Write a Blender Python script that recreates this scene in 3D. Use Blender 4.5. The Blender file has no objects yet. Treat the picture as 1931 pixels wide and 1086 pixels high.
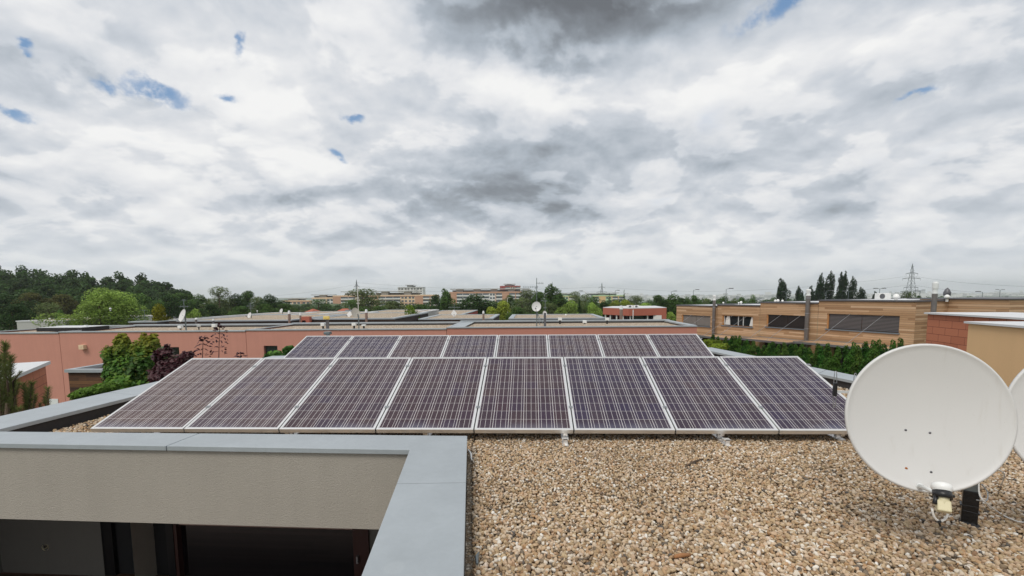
import bpy, math, random
import numpy as np
from mathutils import Vector, Matrix
R = math.radians
C = bpy.context.scene.collection
sc = bpy.context.scene

# ------------------------------------------------------------------ camera
F, PITCH, ROLL, YAW, CY0 = 894.4, -0.0948, -0.0087, 0.0403, 640.5     # photo pixels / radians
EYE = Vector((0, 0, 1.5))                                             # z = 0 is the gravel of our roof
_f = Vector((-math.sin(YAW)*math.cos(PITCH), math.cos(YAW)*math.cos(PITCH), math.sin(PITCH)))
_r = Vector((math.cos(YAW), math.sin(YAW), 0)); _u = _r.cross(_f)
RT = _r*math.cos(ROLL) + _u*math.sin(ROLL); UP = -_r*math.sin(ROLL) + _u*math.cos(ROLL); FW = _f
cam = bpy.data.objects.new('camera', bpy.data.cameras.new('camera')); C.objects.link(cam); sc.camera = cam
cam.matrix_world = Matrix(((RT.x, UP.x, -FW.x, 0), (RT.y, UP.y, -FW.y, 0), (RT.z, UP.z, -FW.z, 1.5), (0, 0, 0, 1)))
cam.data.sensor_width = 36; cam.data.lens = 36*F/1931
cam.data.shift_y = -(CY0-543)/1931*-1*-1
cam.data.shift_y = (CY0-543)/1931
cam.data.clip_start = 0.05; cam.data.clip_end = 30000
def ray(px, py): return FW + RT*((px-965.5)/F) - UP*((py-CY0)/F)
def aty(px, py, Y): v = ray(px, py); return EYE + v*(Y/v.y)
def atz(px, py, z): v = ray(px, py); return EYE + v*((z-1.5)/v.z)
def atl(px, py, A, B):                                                # on the vertical plane through A and B
    v = ray(px, py); d = Vector((B[0]-A[0], B[1]-A[1])); n = Vector((-d.y, d.x))
    t = (n.x*A[0]+n.y*A[1])/(n.x*v.x+n.y*v.y); return EYE + v*t

# ------------------------------------------------------------------ node helpers
class NT:
    def __init__(s, nt): s.nt = nt; nt.nodes.clear()
    def n(s, typ, props=None, **ins):
        nd = s.nt.nodes.new(typ)
        for k, v in (props or {}).items(): setattr(nd, k, v)
        for k, v in ins.items():
            key = int(k[1:]) if k[0] == '_' and k[1:].isdigit() else k.replace('_', ' ')
            sock = nd.inputs[key]
            if isinstance(v, bpy.types.NodeSocket): s.nt.links.new(v, sock)
            elif v is not None: sock.default_value = v
        return nd
    def math(s, op, a, b=0.0, c=None, clamp=False):
        nd = s.n('ShaderNodeMath', {'operation': op, 'use_clamp': clamp}, _0=a, _1=b)
        if c is not None:
            if isinstance(c, bpy.types.NodeSocket): s.nt.links.new(c, nd.inputs[2])
            else: nd.inputs[2].default_value = c
        return nd.outputs[0]
    def vm(s, op, a, b=None, sc=None):
        nd = s.n('ShaderNodeVectorMath', {'operation': op}, _0=a)
        if b is not None:
            if isinstance(b, bpy.types.NodeSocket): s.nt.links.new(b, nd.inputs[1])
            else: nd.inputs[1].default_value = b
        if sc is not None:
            if isinstance(sc, bpy.types.NodeSocket): s.nt.links.new(sc, nd.inputs['Scale'])
            else: nd.inputs['Scale'].default_value = sc
        return nd.outputs['Value'] if op in ('LENGTH', 'DOT_PRODUCT', 'DISTANCE') else nd.outputs[0]
    def noise(s, vec, scale, detail=4, rough=.5, dist=0, dims='3D'):
        return s.n('ShaderNodeTexNoise', {'noise_dimensions': dims}, Vector=vec, Scale=scale, Detail=detail, Roughness=rough, Distortion=dist).outputs['Fac']
    def ramp(s, fac, stops, interp='LINEAR'):
        nd = s.n('ShaderNodeValToRGB', _0=fac); cr = nd.color_ramp; cr.interpolation = interp
        while len(cr.elements) < len(stops): cr.elements.new(.5)
        for e, (p, c) in zip(cr.elements, stops):
            e.position = p; e.color = (c, c, c, 1) if isinstance(c, (int, float)) else (*c, 1)
        return nd.outputs[0]
    def mix(s, fac, a, b, blend='MIX'):
        nd = s.nt.nodes.new('ShaderNodeMix'); nd.data_type = 'RGBA'; nd.blend_type = blend
        for i, v in ((0, fac), (6, a), (7, b)):
            if isinstance(v, bpy.types.NodeSocket): s.nt.links.new(v, nd.inputs[i])
            else: nd.inputs[i].default_value = v if i == 0 else (*v, 1)
        return nd.outputs[2]
    def smooth(s, v, lo, hi):
        nd = s.n('ShaderNodeMapRange', {'interpolation_type': 'SMOOTHSTEP'}, _0=v, _1=lo, _2=hi); return nd.outputs[0]

# ------------------------------------------------------------------ world: blue sky behind a broken cloud deck
SUN_EL, SUN_AZ = 52, 215                                              # azimuth clockwise from +Y: behind the camera, left
w = bpy.data.worlds.new('World'); sc.world = w; w.use_nodes = True
t = NT(w.node_tree)
sky = t.n('ShaderNodeTexSky', {'sky_type': 'NISHITA', 'sun_disc': False, 'sun_elevation': R(SUN_EL), 'sun_rotation': R(SUN_AZ), 'air_density': 1.3, 'dust_density': 1.0}).outputs[0]
D = t.vm('NORMALIZE', t.n('ShaderNodeTexCoord').outputs['Generated'])
sep = t.n('ShaderNodeSeparateXYZ', _0=D)
zz = t.math('ADD', t.math('MAXIMUM', sep.outputs[2], 0.0), 0.36)
P = t.vm('SCALE', D, sc=t.math('DIVIDE', 1.0, zz))
wv = t.n('ShaderNodeTexNoise', Vector=P, Scale=2.2, Detail=2, Roughness=.5).outputs['Color']
PW = t.vm('ADD', P, t.vm('SCALE', t.vm('SUBTRACT', wv, (.5, .5, .5)), sc=.16))
big = t.noise(t.vm('ADD', PW, (3.1, 7.7, 0)), 1.5, 3, .5)
PM = t.vm('ADD', PW, (1.3, 2.2, 5))
med = t.noise(PM, 4.2, 9, .53)
med2 = t.noise(t.vm('ADD', t.vm('SCALE', PW, sc=.962), (1.3, 2.2, 5.03)), 4.2, 5, .53)
dn = t.n('ShaderNodeTexNoise', Vector=t.vm('MULTIPLY', D, (1, 1, 1.6)), Scale=4.6, Detail=7, Roughness=.58).outputs['Color']
DWp = t.vm('ADD', D, t.vm('SCALE', t.vm('SUBTRACT', dn, (.5, .5, .5)), sc=.17))
DWs = t.vm('ADD', D, t.vm('SCALE', t.vm('SUBTRACT', dn, (.5, .5, .5)), sc=.15))
def blob(px, py, rx, ry, vec, soft=1.0, tilt=0.0):
    """a soft patch of the sky round one direction; rx, ry in photo pixels"""
    c = ray(px, py).normalized(); h = Vector((c.y, -c.x, 0)).normalized(); v = h.cross(c)
    h2 = h*math.cos(tilt) + v*math.sin(tilt); v2 = -h*math.sin(tilt) + v*math.cos(tilt)
    k = ray(px, py).length*F; k2 = k
    d = t.vm('SUBTRACT', vec, tuple(c))
    a = t.math('MULTIPLY', t.vm('DOT_PRODUCT', d, tuple(h2)), k/rx); b = t.math('MULTIPLY', t.vm('DOT_PRODUCT', d, tuple(v2)), k2/ry)
    e = t.math('MULTIPLY', t.vm('DOT_PRODUCT', d, tuple(c)), 2.0)
    r2 = t.math('ADD', t.math('ADD', t.math('MULTIPLY', a, a), t.math('MULTIPLY', b, b)), t.math('MULTIPLY', e, e))
    return t.math('SUBTRACT', 1.0, t.smooth(t.math('SQRT', r2), 1.0-soft, 1.0))
tone = t.math('ADD', .735, t.math('MULTIPLY', t.math('SUBTRACT', big, .5), .45))
tone = t.math('ADD', tone, t.math('MULTIPLY', t.math('SUBTRACT', med, .5), .36))
tone = t.math('ADD', tone, t.math('MULTIPLY', t.math('SUBTRACT', med, med2), .85))
tone = t.math('ADD', tone, t.math('MULTIPLY', t.math('SUBTRACT', t.smooth(med, .47, .53), .5), .10))
for (px, py, rx, ry, amt, tl) in ((1120, -60, 520, 240, -.60, .1), (1080, 40, 260, 120, -.16, 0), (940, 365, 330, 100, -.38, .06), (1060, 300, 440, 170, -.16, -.1),
                                  (540, 385, 130, 36, -.22, 0), (1740, 325, 340, 90, -.20, .25), (1500, 250, 480, 160, -.12, .2), (120, 330, 260, 60, -.10, 0),
                                  (90, 60, 420, 130, -.14, 0), (640, 150, 420, 150, .10, 0), (1010, 180, 220, 60, .20, 0), (560, 320, 130, 45, .22, 0), (320, 250, 360, 110, .08, 0),
                                  (1500, 120, 300, 70, .10, .2), (1250, 480, 800, 70, .07, 0), (500, 460, 500, 60, .05, 0)):
    tone = t.math('ADD', tone, t.math('MULTIPLY', blob(px, py, rx, ry, DWp if rx > 200 else DWs, 1.0, tl), amt))
cloud = t.ramp(tone, [(0.0, (.135, .147, .165)), (.22, (.235, .262, .295)), (.42, (.385, .43, .485)), (.62, (.555, .59, .64)), (.82, (.735, .745, .765)), (1.0, (.85, .85, .845))])
cov = 0.0
holes = None
for (px, py, rx, ry, tl) in ((205, 132, 42, 26, 0), (300, 152, 90, 26, -.15), (425, 165, 30, 20, 0), (449, 62, 16, 36, 0), (640, 302, 26, 15, -.5), (675, 250, 20, 13, 0),
                             (1490, 16, 170, 34, .05), (1600, 0, 130, 24, 0), (25, 200, 52, 20, 0), (1725, 186, 46, 15, .2), (62, 72, 18, 16, 0)):
    b = blob(px, py, rx*1.15, ry*1.05, DWs, .9, tl)
    holes = b if holes is None else t.math('MAXIMUM', holes, b)
holes = t.math('MULTIPLY', holes, t.smooth(t.math('ADD', t.noise(D, 30, 6, .65), t.math('MULTIPLY', holes, .30)), .50, .82))
gaps = t.math('MULTIPLY', t.smooth(t.math('ADD', big, t.math('MULTIPLY', med, .5)), .95, 1.1), .45)    # thin veils elsewhere
blue = t.mix(1.0, sky, (.105, .105, .105), 'MULTIPLY')
blue = t.mix(.6, blue, (.07, .23, .50))
c1 = t.mix(t.math('MAXIMUM', t.math('MULTIPLY', holes, .88), gaps), cloud, blue)
hz = t.smooth(sep.outputs[2], 0.0, .16)
c1 = t.mix(t.math('MULTIPLY', t.math('SUBTRACT', 1.0, hz), .62), c1, (.70, .735, .77))
gz = t.smooth(sep.outputs[2], -.06, -.01)
c1 = t.mix(gz, (.12, .13, .10), c1)
bg = t.n('ShaderNodeBackground', Color=c1, Strength=1.0)
t.n('ShaderNodeOutputWorld', Surface=bg.outputs[0])

# ------------------------------------------------------------------ sun and exposure
sl = bpy.data.lights.new('sun', 'SUN'); so = bpy.data.objects.new('sun', sl); C.objects.link(so)
sl.energy = 1.75; sl.angle = R(22); sl.color = (1, .95, .87)
sd = Vector((math.sin(R(SUN_AZ))*math.cos(R(SUN_EL)), math.cos(R(SUN_AZ))*math.cos(R(SUN_EL)), math.sin(R(SUN_EL))))
so.rotation_euler = (-sd).to_track_quat('-Z', 'Y').to_euler()
vs = sc.view_settings; vs.view_transform = 'Standard'; vs.look = 'None'; vs.gamma = 1; vs.exposure = 0.12
try: vs.use_curve_mapping = False
except Exception: pass
sc.cycles.use_denoising = True
sc.cycles.volume_bounces = 1; sc.cycles.max_bounces = 6; sc.cycles.transparent_max_bounces = 8

# ------------------------------------------------------------------ materials
MATS = {}
def mat(name, col, rough=.6, metal=0.0, spec=.5, var=0.0, vscale=3.0, bump=0.0, bscale=60.0, hook=None, coat=0.0, bdist=.01, trans=0.0):
    m = bpy.data.materials.new(name); m.use_nodes = True; t = NT(m.node_tree); MATS[name] = m
    b = t.n('ShaderNodeBsdfPrincipled', Roughness=rough, Metallic=metal)
    b.inputs['Specular IOR Level'].default_value = spec; b.inputs['Coat Weight'].default_value = coat
    tc = t.n('ShaderNodeTexCoord'); oc = tc.outputs['Object']
    c = None
    if hook: c = hook(t, tc, b)
    if c is None:
        c = (*col, 1)
        if var:
            n = t.noise(oc, vscale, 6, .6)
            n = t.math('ADD', 1.0-var, t.math('MULTIPLY', n, 2*var))
            c = t.mix(1.0, col, t.n('ShaderNodeCombineColor', _0=n, _1=n, _2=n).outputs[0], 'MULTIPLY')
    if isinstance(c, bpy.types.NodeSocket): t.nt.links.new(c, b.inputs['Base Color'])
    else: b.inputs['Base Color'].default_value = c
    if bump:
        n = t.noise(oc, bscale, 5, .6)
        bn = t.n('ShaderNodeBump', Strength=bump, Distance=bdist, Height=n); t.nt.links.new(bn.outputs[0], b.inputs['Normal'])
    out = b.outputs[0]
    if trans:
        tr = t.n('ShaderNodeBsdfTranslucent', Color=c if isinstance(c, bpy.types.NodeSocket) else c)
        mx = t.n('ShaderNodeMixShader', _0=trans); t.nt.links.new(out, mx.inputs[1]); t.nt.links.new(tr.outputs[0], mx.inputs[2]); out = mx.outputs[0]
    t.n('ShaderNodeOutputMaterial', Surface=out); return m

def zinc_hook(t, tc, b):
    o = tc.outputs['Object']
    n = t.noise(o, 1.6, 7, .62); n2 = t.noise(t.vm('MULTIPLY', o, (3, 3, 3)), 4, 3, .5)
    v = t.math('ADD', .75, t.math('MULTIPLY', n, .42))
    st_ = t.noise(t.vm('MULTIPLY', o, (1, 1, 1)), 11, 6, .7, 1.2); v = t.math('ADD', v, t.math('MULTIPLY', t.math('SUBTRACT', st_, .5), .16))
    c = t.mix(1.0, (.395, .432, .455), t.n('ShaderNodeCombineColor', _0=v, _1=v, _2=v).outputs[0], 'MULTIPLY')
    vo = t.n('ShaderNodeTexVoronoi', {'feature': 'F1'}, Vector=o, Scale=5.5, Randomness=1.0)
    r = t.n('ShaderNodeSeparateColor', _0=vo.outputs['Color'])
    dr = t.math('LESS_THAN', t.math('ADD', vo.outputs['Distance'], t.math('MULTIPLY', n2, .02)), t.math('MULTIPLY', t.math('POWER', r.outputs[0], 3.5), .095))
    vo2 = t.n('ShaderNodeTexVoronoi', {'feature': 'F1'}, Vector=o, Scale=1.9)
    sm = t.math('MULTIPLY', t.smooth(t.math('ADD', vo2.outputs['Distance'], t.math('MULTIPLY', n, .5)), .34, .30), .16)
    c = t.mix(sm, c, (.50, .53, .54))
    rr = t.math('ADD', .38, t.math('MULTIPLY', n2, .2)); t.nt.links.new(rr, b.inputs['Roughness'])
    return t.mix(t.math('MULTIPLY', dr, .75), c, (.7, .7, .68))
mat('zinc', None, .45, .25, hook=zinc_hook, bump=.08, bscale=9)
mat('zinc_edge', (.20, .235, .265), .5, .3, var=.1)
mat('bitumen', (.034, .030, .029), .75, var=.3, vscale=8, bump=.4, bscale=25)
def stucco_hook(col, amt=.10):
    def h(t, tc, b):
        o = tc.outputs['Object']
        n = t.noise(o, .9, 5, .6); n2 = t.noise(o, 140, 2, .5); st = t.noise(t.vm('MULTIPLY', o, (4, 4, .35)), 1.2, 4, .6)
        v = t.math('ADD', 1.0-amt, t.math('MULTIPLY', n, amt)); v = t.math('ADD', v, t.math('MULTIPLY', t.math('SUBTRACT', n2, .5), .35))
        v = t.math('ADD', v, t.math('MULTIPLY', st, amt))
        return t.mix(1.0, col, t.n('ShaderNodeCombineColor', _0=v, _1=v, _2=v).outputs[0], 'MULTIPLY')
    return h
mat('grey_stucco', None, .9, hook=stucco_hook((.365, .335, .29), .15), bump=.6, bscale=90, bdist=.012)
mat('grey_stucco_plain', None, .9, hook=stucco_hook((.15, .142, .125)), bump=.3, bscale=90)  # same stucco as the facade, darkened in colour for the shade of the recess
mat('pink_stucco', None, .9, hook=stucco_hook((.54, .25, .19), .16), bump=.15, bscale=40)
mat('pink_stucco_orange', None, .9, hook=stucco_hook((.50, .215, .16), .14), bump=.15, bscale=40)
mat('red_stucco', None, .9, hook=stucco_hook((.42, .13, .085), .1))
mat('ochre_stucco', None, .9, hook=stucco_hook((.72, .47, .25), .08), bump=.2, bscale=60)
mat('cream', None, .9, hook=stucco_hook((.72, .54, .36), .06)); mat('yellow', (.68, .46, .22), .9); mat('orange', (.50, .29, .19), .9)
mat('far_grey', (.42, .42, .40), .9, var=.08, vscale=.8); mat('far_white', (.72, .71, .68), .9); mat('mint', (.42, .60, .36), .9); mat('maroon', (.30, .05, .04), .9)
def gravel_hook(scale, a, b2):
    def h(t, tc, b):
        o = tc.outputs['Object']
        vo = t.n('ShaderNodeTexVoronoi', Vector=o, Scale=scale)
        s = t.n('ShaderNodeSeparateColor', _0=vo.outputs['Color'])
        c = t.ramp(s.outputs[0], [(0, a), (.35, (.40, .30, .19)), (.7, (.50, .42, .32)), (1, b2)])
        d = t.smooth(vo.outputs['Distance'], .75, .3)
        n = t.noise(o, .6, 4, .6)
        bn = t.n('ShaderNodeBump', Strength=.8, Distance=.02, Height=d); t.nt.links.new(bn.outputs[0], b.inputs['Normal'])
        c = t.mix(t.math('MULTIPLY', t.math('SUBTRACT', 1.0, d), .6), c, (.10, .07, .045))
        return t.mix(t.math('MULTIPLY', n, .3), c, (.36, .27, .18))
    return h
mat('gravel_bed', None, .9, hook=gravel_hook(42, (.22, .15, .09), (.72, .67, .58)))
mat('roof_gravel', None, .9, hook=gravel_hook(14, (.46, .36, .27), (.86, .77, .66)))
def pebble_hook(t, tc, b):
    a = t.n('ShaderNodeAttribute', {'attribute_name': 'tint'}); s = t.n('ShaderNodeSeparateXYZ', _0=a.outputs['Vector'])
    c = t.ramp(s.outputs[0], [(0, (.09, .082, .075)), (.06, (.19, .145, .10)), (.20, (.34, .235, .135)), (.42, (.48, .36, .215)), (.62, (.55, .41, .28)), (.84, (.60, .51, .39)), (.95, (.68, .62, .53)), (1, (.80, .77, .71))])
    c = t.mix(t.math('MULTIPLY', s.outputs[1], .6), c, (.44, .23, .10))
    n = t.noise(tc.outputs['Object'], 130, 4, .6)
    v = t.math('ADD', .70, t.math('MULTIPLY', n, .55))
    bg_ = t.noise(tc.outputs['Object'], .9, 3, .6)
    v = t.math('MULTIPLY', v, t.math('ADD', .66, t.math('MULTIPLY', bg_, .62)))
    return t.mix(1.0, c, t.n('ShaderNodeCombineColor', _0=v, _1=v, _2=v).outputs[0], 'MULTIPLY')
mat('pebbles', None, .72, hook=pebble_hook, spec=.35)
def wood_hook(board, cols, dark=.0, knots=True):
    def h(t, tc, b):
        uv = t.n('ShaderNodeUVMap').outputs[0]; s = t.n('ShaderNodeSeparateXYZ', _0=uv)
        row = t.math('FLOOR', t.math('DIVIDE', s.outputs[1], board)); fr = t.math('FRACT', t.math('DIVIDE', s.outputs[1], board))
        w0 = t.n('ShaderNodeTexWhiteNoise', {'noise_dimensions': '1D'}, W=row).outputs['Value']
        seg = t.math('FLOOR', t.math('DIVIDE', t.math('ADD', s.outputs[0], t.math('MULTIPLY', w0, 9.0)), 3.2))
        w2 = t.n('ShaderNodeTexWhiteNoise', {'noise_dimensions': '2D'}, Vector=t.n('ShaderNodeCombineXYZ', _0=seg, _1=row).outputs[0]).outputs['Value']
        g = t.noise(t.n('ShaderNodeCombineXYZ', _0=t.math('MULTIPLY', s.outputs[0], 1.1), _1=t.math('MULTIPLY', s.outputs[1], 22.0), _2=row).outputs[0], 2.5, 6, .65, .4)
        f = t.math('ADD', t.math('MULTIPLY', w2, .55), t.math('MULTIPLY', g, .55))
        c = t.ramp(f, [(.15, cols[0]), (.45, cols[1]), (.7, cols[2]), (.95, cols[3])])
        if knots:
            vo = t.n('ShaderNodeTexVoronoi', Vector=t.vm('MULTIPLY', uv, (1, 3.0, 1)), Scale=1.7)
            c = t.mix(t.math('MULTIPLY', t.smooth(vo.outputs['Distance'], .085, .03), .6), c, (.16, .07, .03))
        gap = t.math('ADD', t.math('LESS_THAN', fr, .10), 0.0)
        big = t.noise(uv, .35, 3, .5)
        c = t.mix(t.math('MULTIPLY', big, .35), c, cols[1])
        return t.mix(t.math('MULTIPLY', gap, .75), c, (.07, .035, .018))
    return h
mat('larch', None, .75, hook=wood_hook(.115, ((.23, .125, .062), (.40, .24, .125), (.54, .35, .205), (.68, .50, .34))))
mat('dark_wood', None, .8, hook=wood_hook(.14, ((.008, .006, .005), (.022, .014, .011), (.04, .024, .017), (.075, .048, .035)), knots=False))
mat('dark_wood_warm', None, .8, hook=wood_hook(.13, ((.010, .006, .004), (.035, .016, .009), (.10, .045, .018), (.26, .13, .05)), knots=False))
def tile_hook(t, tc, b):
    uv = t.n('ShaderNodeUVMap').outputs[0]
    br = t.n('ShaderNodeTexBrick', {'offset': .5}, Vector=uv, Color1=(.50, .18, .095, 1), Color2=(.43, .145, .075, 1), Mortar=(.14, .03, .018, 1), Scale=1.0)
    br.inputs['Mortar Size'].default_value = .0065; br.inputs['Brick Width'].default_value = .60; br.inputs['Row Height'].default_value = .25
    return br.outputs[0]
mat('terracotta', None, .75, hook=tile_hook)
def dish_hook(t, tc, b):
    o = tc.outputs['Object']; n = t.noise(o, 2.2, 6, .6); st = t.noise(t.vm('MULTIPLY', o, (14, 14, 1.2)), 1.5, 5, .6)
    v = t.math('ADD', .93, t.math('MULTIPLY', n, .09)); c = t.mix(1.0, (.66, .655, .64), t.n('ShaderNodeCombineColor', _0=v, _1=v, _2=v).outputs[0], 'MULTIPLY')
    c = t.mix(t.math('MULTIPLY', t.smooth(st, .56, .74), .16), c, (.42, .38, .32))
    sp = t.math('LESS_THAN', t.n('ShaderNodeTexVoronoi', Vector=o, Scale=26).outputs['Distance'], .05)
    return t.mix(t.math('MULTIPLY', sp, .25), c, (.35, .32, .28))
mat('white_metal', (.74, .76, .75), .45); mat('alu', (.88, .87, .85), .42, .88); mat('alu_side', (.36, .33, .30), .42, .6)
mat('steel', (.40, .41, .42), .35, .8, var=.2); mat('steel_dark', (.13, .13, .14), .5, .4); mat('white_plastic', (.80, .80, .78), .4)
mat('black_plastic', (.012, .012, .013), .4); mat('cream_plastic', (.62, .56, .36), .45); mat('dish_white', None, .42, hook=dish_hook)
mat('dish_grey', (.40, .38, .33), .5); mat('rust', (.35, .12, .03), .8); mat('black_wrap', (.008, .008, .009), .3, bump=.7, bscale=14); mat('galv', (.18, .21, .22), .4, .6, var=.2, vscale=9)
mat('window_frame', (.05, .018, .014), .45); mat('black_frame', (.006, .006, .007), .4)
mat('glass', (.02, .025, .028), .04, 0, .8); mat('dark_glass', (.006, .005, .006), .02, 0, .9); mat('glass_far', (.10, .12, .14), .15, 0, .7)
def blind_hook(cola, colb, pitch):
    def h(t, tc, b):
        s = t.n('ShaderNodeSeparateXYZ', _0=t.n('ShaderNodeUVMap').outputs[0])
        return t.mix(t.smooth(t.math('FRACT', t.math('DIVIDE', s.outputs[1], pitch)), .25, .55), colb, cola)
    return h
mat('blind', None, .4, .3, hook=blind_hook((.17, .155, .155), (.03, .028, .03), .075)); mat('blind_dark', None, .4, .1, hook=blind_hook((.03, .022, .02), (.009, .007, .007), .075)); mat('slat_brown', (.34, .22, .18), .5); mat('blind_grey', (.21, .19, .175), .6, .2, var=.15)
mat('pipe_steel', (.22, .20, .19), .35, .6, var=.3, vscale=5); mat('flue_brown', (.30, .21, .17), .5, .3, var=.25, vscale=4)
mat('slab_roof', (.62, .63, .64), .6, var=.06); mat('dark_slab', (.012, .012, .013), .8); mat('yellow_panel', (.72, .55, .16), .6)
mat('bark', (.09, .06, .04), .9, var=.3, vscale=6); mat('roof_tile_red', (.38, .11, .06), .8); mat('cable_white', (.72, .70, .66), .5); mat('twig', (.32, .15, .06), .8)
mat('orange_wood', (.52, .25, .09), .7, var=.2, vscale=2); mat('pylon_steel', (.16, .18, .19), .6, .3); mat('concrete', (.38, .37, .35), .9, var=.1)
def ground_hook(t, tc, b):
    o = tc.outputs['Object']; n = t.noise(o, .02, 8, .65); n2 = t.noise(o, .6, 5, .6)
    c = t.ramp(n, [(.35, (.03, .055, .018)), (.5, (.05, .085, .03)), (.62, (.10, .13, .05)), (.7, (.17, .16, .10))])
    return t.mix(t.math('MULTIPLY', n2, .4), c, (.05, .09, .025))
mat('ground', None, .95, hook=ground_hook)
def leaf_mat(name, rough=.55):
    def h(t, tc, b):
        oi = t.n('ShaderNodeObjectInfo'); a = t.n('ShaderNodeAttribute', {'attribute_name': 'tint'})
        s = t.n('ShaderNodeSeparateXYZ', _0=a.outputs['Vector'])
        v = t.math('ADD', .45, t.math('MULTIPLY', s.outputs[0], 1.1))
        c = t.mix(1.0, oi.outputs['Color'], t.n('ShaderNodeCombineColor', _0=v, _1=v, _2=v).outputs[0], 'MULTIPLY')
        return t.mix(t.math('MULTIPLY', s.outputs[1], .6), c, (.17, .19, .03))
    return mat(name, None, rough, hook=h, spec=.12, trans=.35)
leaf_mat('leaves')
def redleaf_hook(t, tc, b):
    a = t.n('ShaderNodeAttribute', {'attribute_name': 'tint'}); s = t.n('ShaderNodeSeparateXYZ', _0=a.outputs['Vector'])
    return t.ramp(s.outputs[0], [(0, (.03, .006, .01)), (.6, (.075, .016, .025)), (.85, (.12, .05, .055)), (1, (.055, .09, .03))])
mat('red_leaves', None, .5, hook=redleaf_hook, trans=.25)
def maple_hook(t, tc, b):
    a = t.n('ShaderNodeAttribute', {'attribute_name': 'tint'}); s = t.n('ShaderNodeSeparateXYZ', _0=a.outputs['Vector'])
    c = t.ramp(s.outputs[0], [(0, (.03, .075, .016)), (.6, (.07, .17, .028)), (1, (.14, .28, .04))])
    return t.mix(s.outputs[1], c, (.34, .30, .035))
mat('maple_leaves', None, .5, hook=maple_hook, trans=.3, spec=.2)

# solar cells: 6 x 10 cells, three busbars in each, in panel coordinates (uv in metres)
def cell_hook(t, tc, b):
    s = t.n('ShaderNodeSeparateXYZ', _0=t.n('ShaderNodeUVMap').outputs[0]); u, v = s.outputs[0], s.outputs[1]
    oi = t.n('ShaderNodeObjectInfo').outputs['Random']
    cw = .1583; ul = t.math('DIVIDE', t.math('SUBTRACT', u, .021), cw); vl = t.math('DIVIDE', t.math('SUBTRACT', v, .034), cw)
    fu = t.math('FRACT', ul); fv = t.math('FRACT', vl)
    cu = t.math('ABSOLUTE', t.math('SUBTRACT', fu, .5)); cv = t.math('ABSOLUTE', t.math('SUBTRACT', fv, .5))
    line = t.math('MAXIMUM', t.math('GREATER_THAN', cu, .5-.0105), t.math('MULTIPLY', t.math('GREATER_THAN', cv, .5-.011), .60))
    for k in (.17, .5, .83):
        line = t.math('MAXIMUM', line, t.math('MULTIPLY', t.math('LESS_THAN', t.math('ABSOLUTE', t.math('SUBTRACT', fu, k)), .0085), .85))
    out = t.math('MAXIMUM', t.math('MAXIMUM', t.math('LESS_THAN', ul, 0.0), t.math('GREATER_THAN', ul, 6.0)), t.math('MAXIMUM', t.math('LESS_THAN', vl, 0.0), t.math('GREATER_THAN', vl, 10.0)))
    idv = t.n('ShaderNodeCombineXYZ', _0=t.math('FLOOR', ul), _1=t.math('FLOOR', vl), _2=t.math('MULTIPLY', oi, 91.0)).outputs[0]
    wn = t.n('ShaderNodeTexWhiteNoise', {'noise_dimensions': '3D'}, Vector=idv); ws = t.n('ShaderNodeSeparateColor', _0=wn.outputs['Color'])
    base = t.mix(t.smooth(t.math('ADD', t.math('MULTIPLY', ws.outputs[0], .40), t.math('MULTIPLY', oi, .7)), .1, 1.0), (.042, .017, .027), (.022, .014, .048))
    base = t.mix(t.math('MULTIPLY', ws.outputs[1], .45), base, (.038, .022, .020))
    vo = t.n('ShaderNodeTexVoronoi', Vector=t.vm('ADD', t.n('ShaderNodeUVMap').outputs[0], wn.outputs['Color']), Scale=120)
    vs_ = t.n('ShaderNodeSeparateColor', _0=vo.outputs['Color']).outputs[0]
    base = t.mix(t.math('MULTIPLY', vs_, .25), base, (.055, .048, .065))
    uv2 = t.n('ShaderNodeCombineXYZ', _0=u, _1=v, _2=t.math('MULTIPLY', oi, 37.0)).outputs[0]
    d1 = t.noise(uv2, 2.2, 7, .62, .6); dust = t.math('MULTIPLY', t.smooth(d1, .40, .85), .15)
    low = t.math('MULTIPLY', t.smooth(v, .17, .02), t.math('MULTIPLY', t.smooth(t.noise(uv2, 1.3, 3, .5), .42, .62), .30))
    sp = t.math('MULTIPLY', t.smooth(t.noise(t.vm('MULTIPLY', uv2, (1, .5, 1)), 3.3, 5, .6, 1.0), .70, .80), .38)
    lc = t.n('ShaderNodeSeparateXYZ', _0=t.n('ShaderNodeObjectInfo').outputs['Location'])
    sky_sheen = t.math('MULTIPLY', t.math('MULTIPLY', t.smooth(lc.outputs[0], -1.9, -4.4), t.math('LESS_THAN', lc.outputs[1], 6.0)), .26)  # grazing sky reflection on the left front-row panels, put into the colour
    base = t.mix(t.math('ADD', dust, t.math('ADD', sky_sheen, .02)), base, (.235, .175, .145))
    base = t.mix(t.math('MAXIMUM', low, sp), base, (.26, .28, .36))
    c = t.mix(line, base, (.80, .76, .75))
    rr = t.math('ADD', .08, t.math('MULTIPLY', d1, .12)); t.nt.links.new(rr, b.inputs['Roughness'])
    return t.mix(out, c, (.50, .50, .52))
mat('solar_cells', None, .2, hook=cell_hook, spec=.22)

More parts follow.
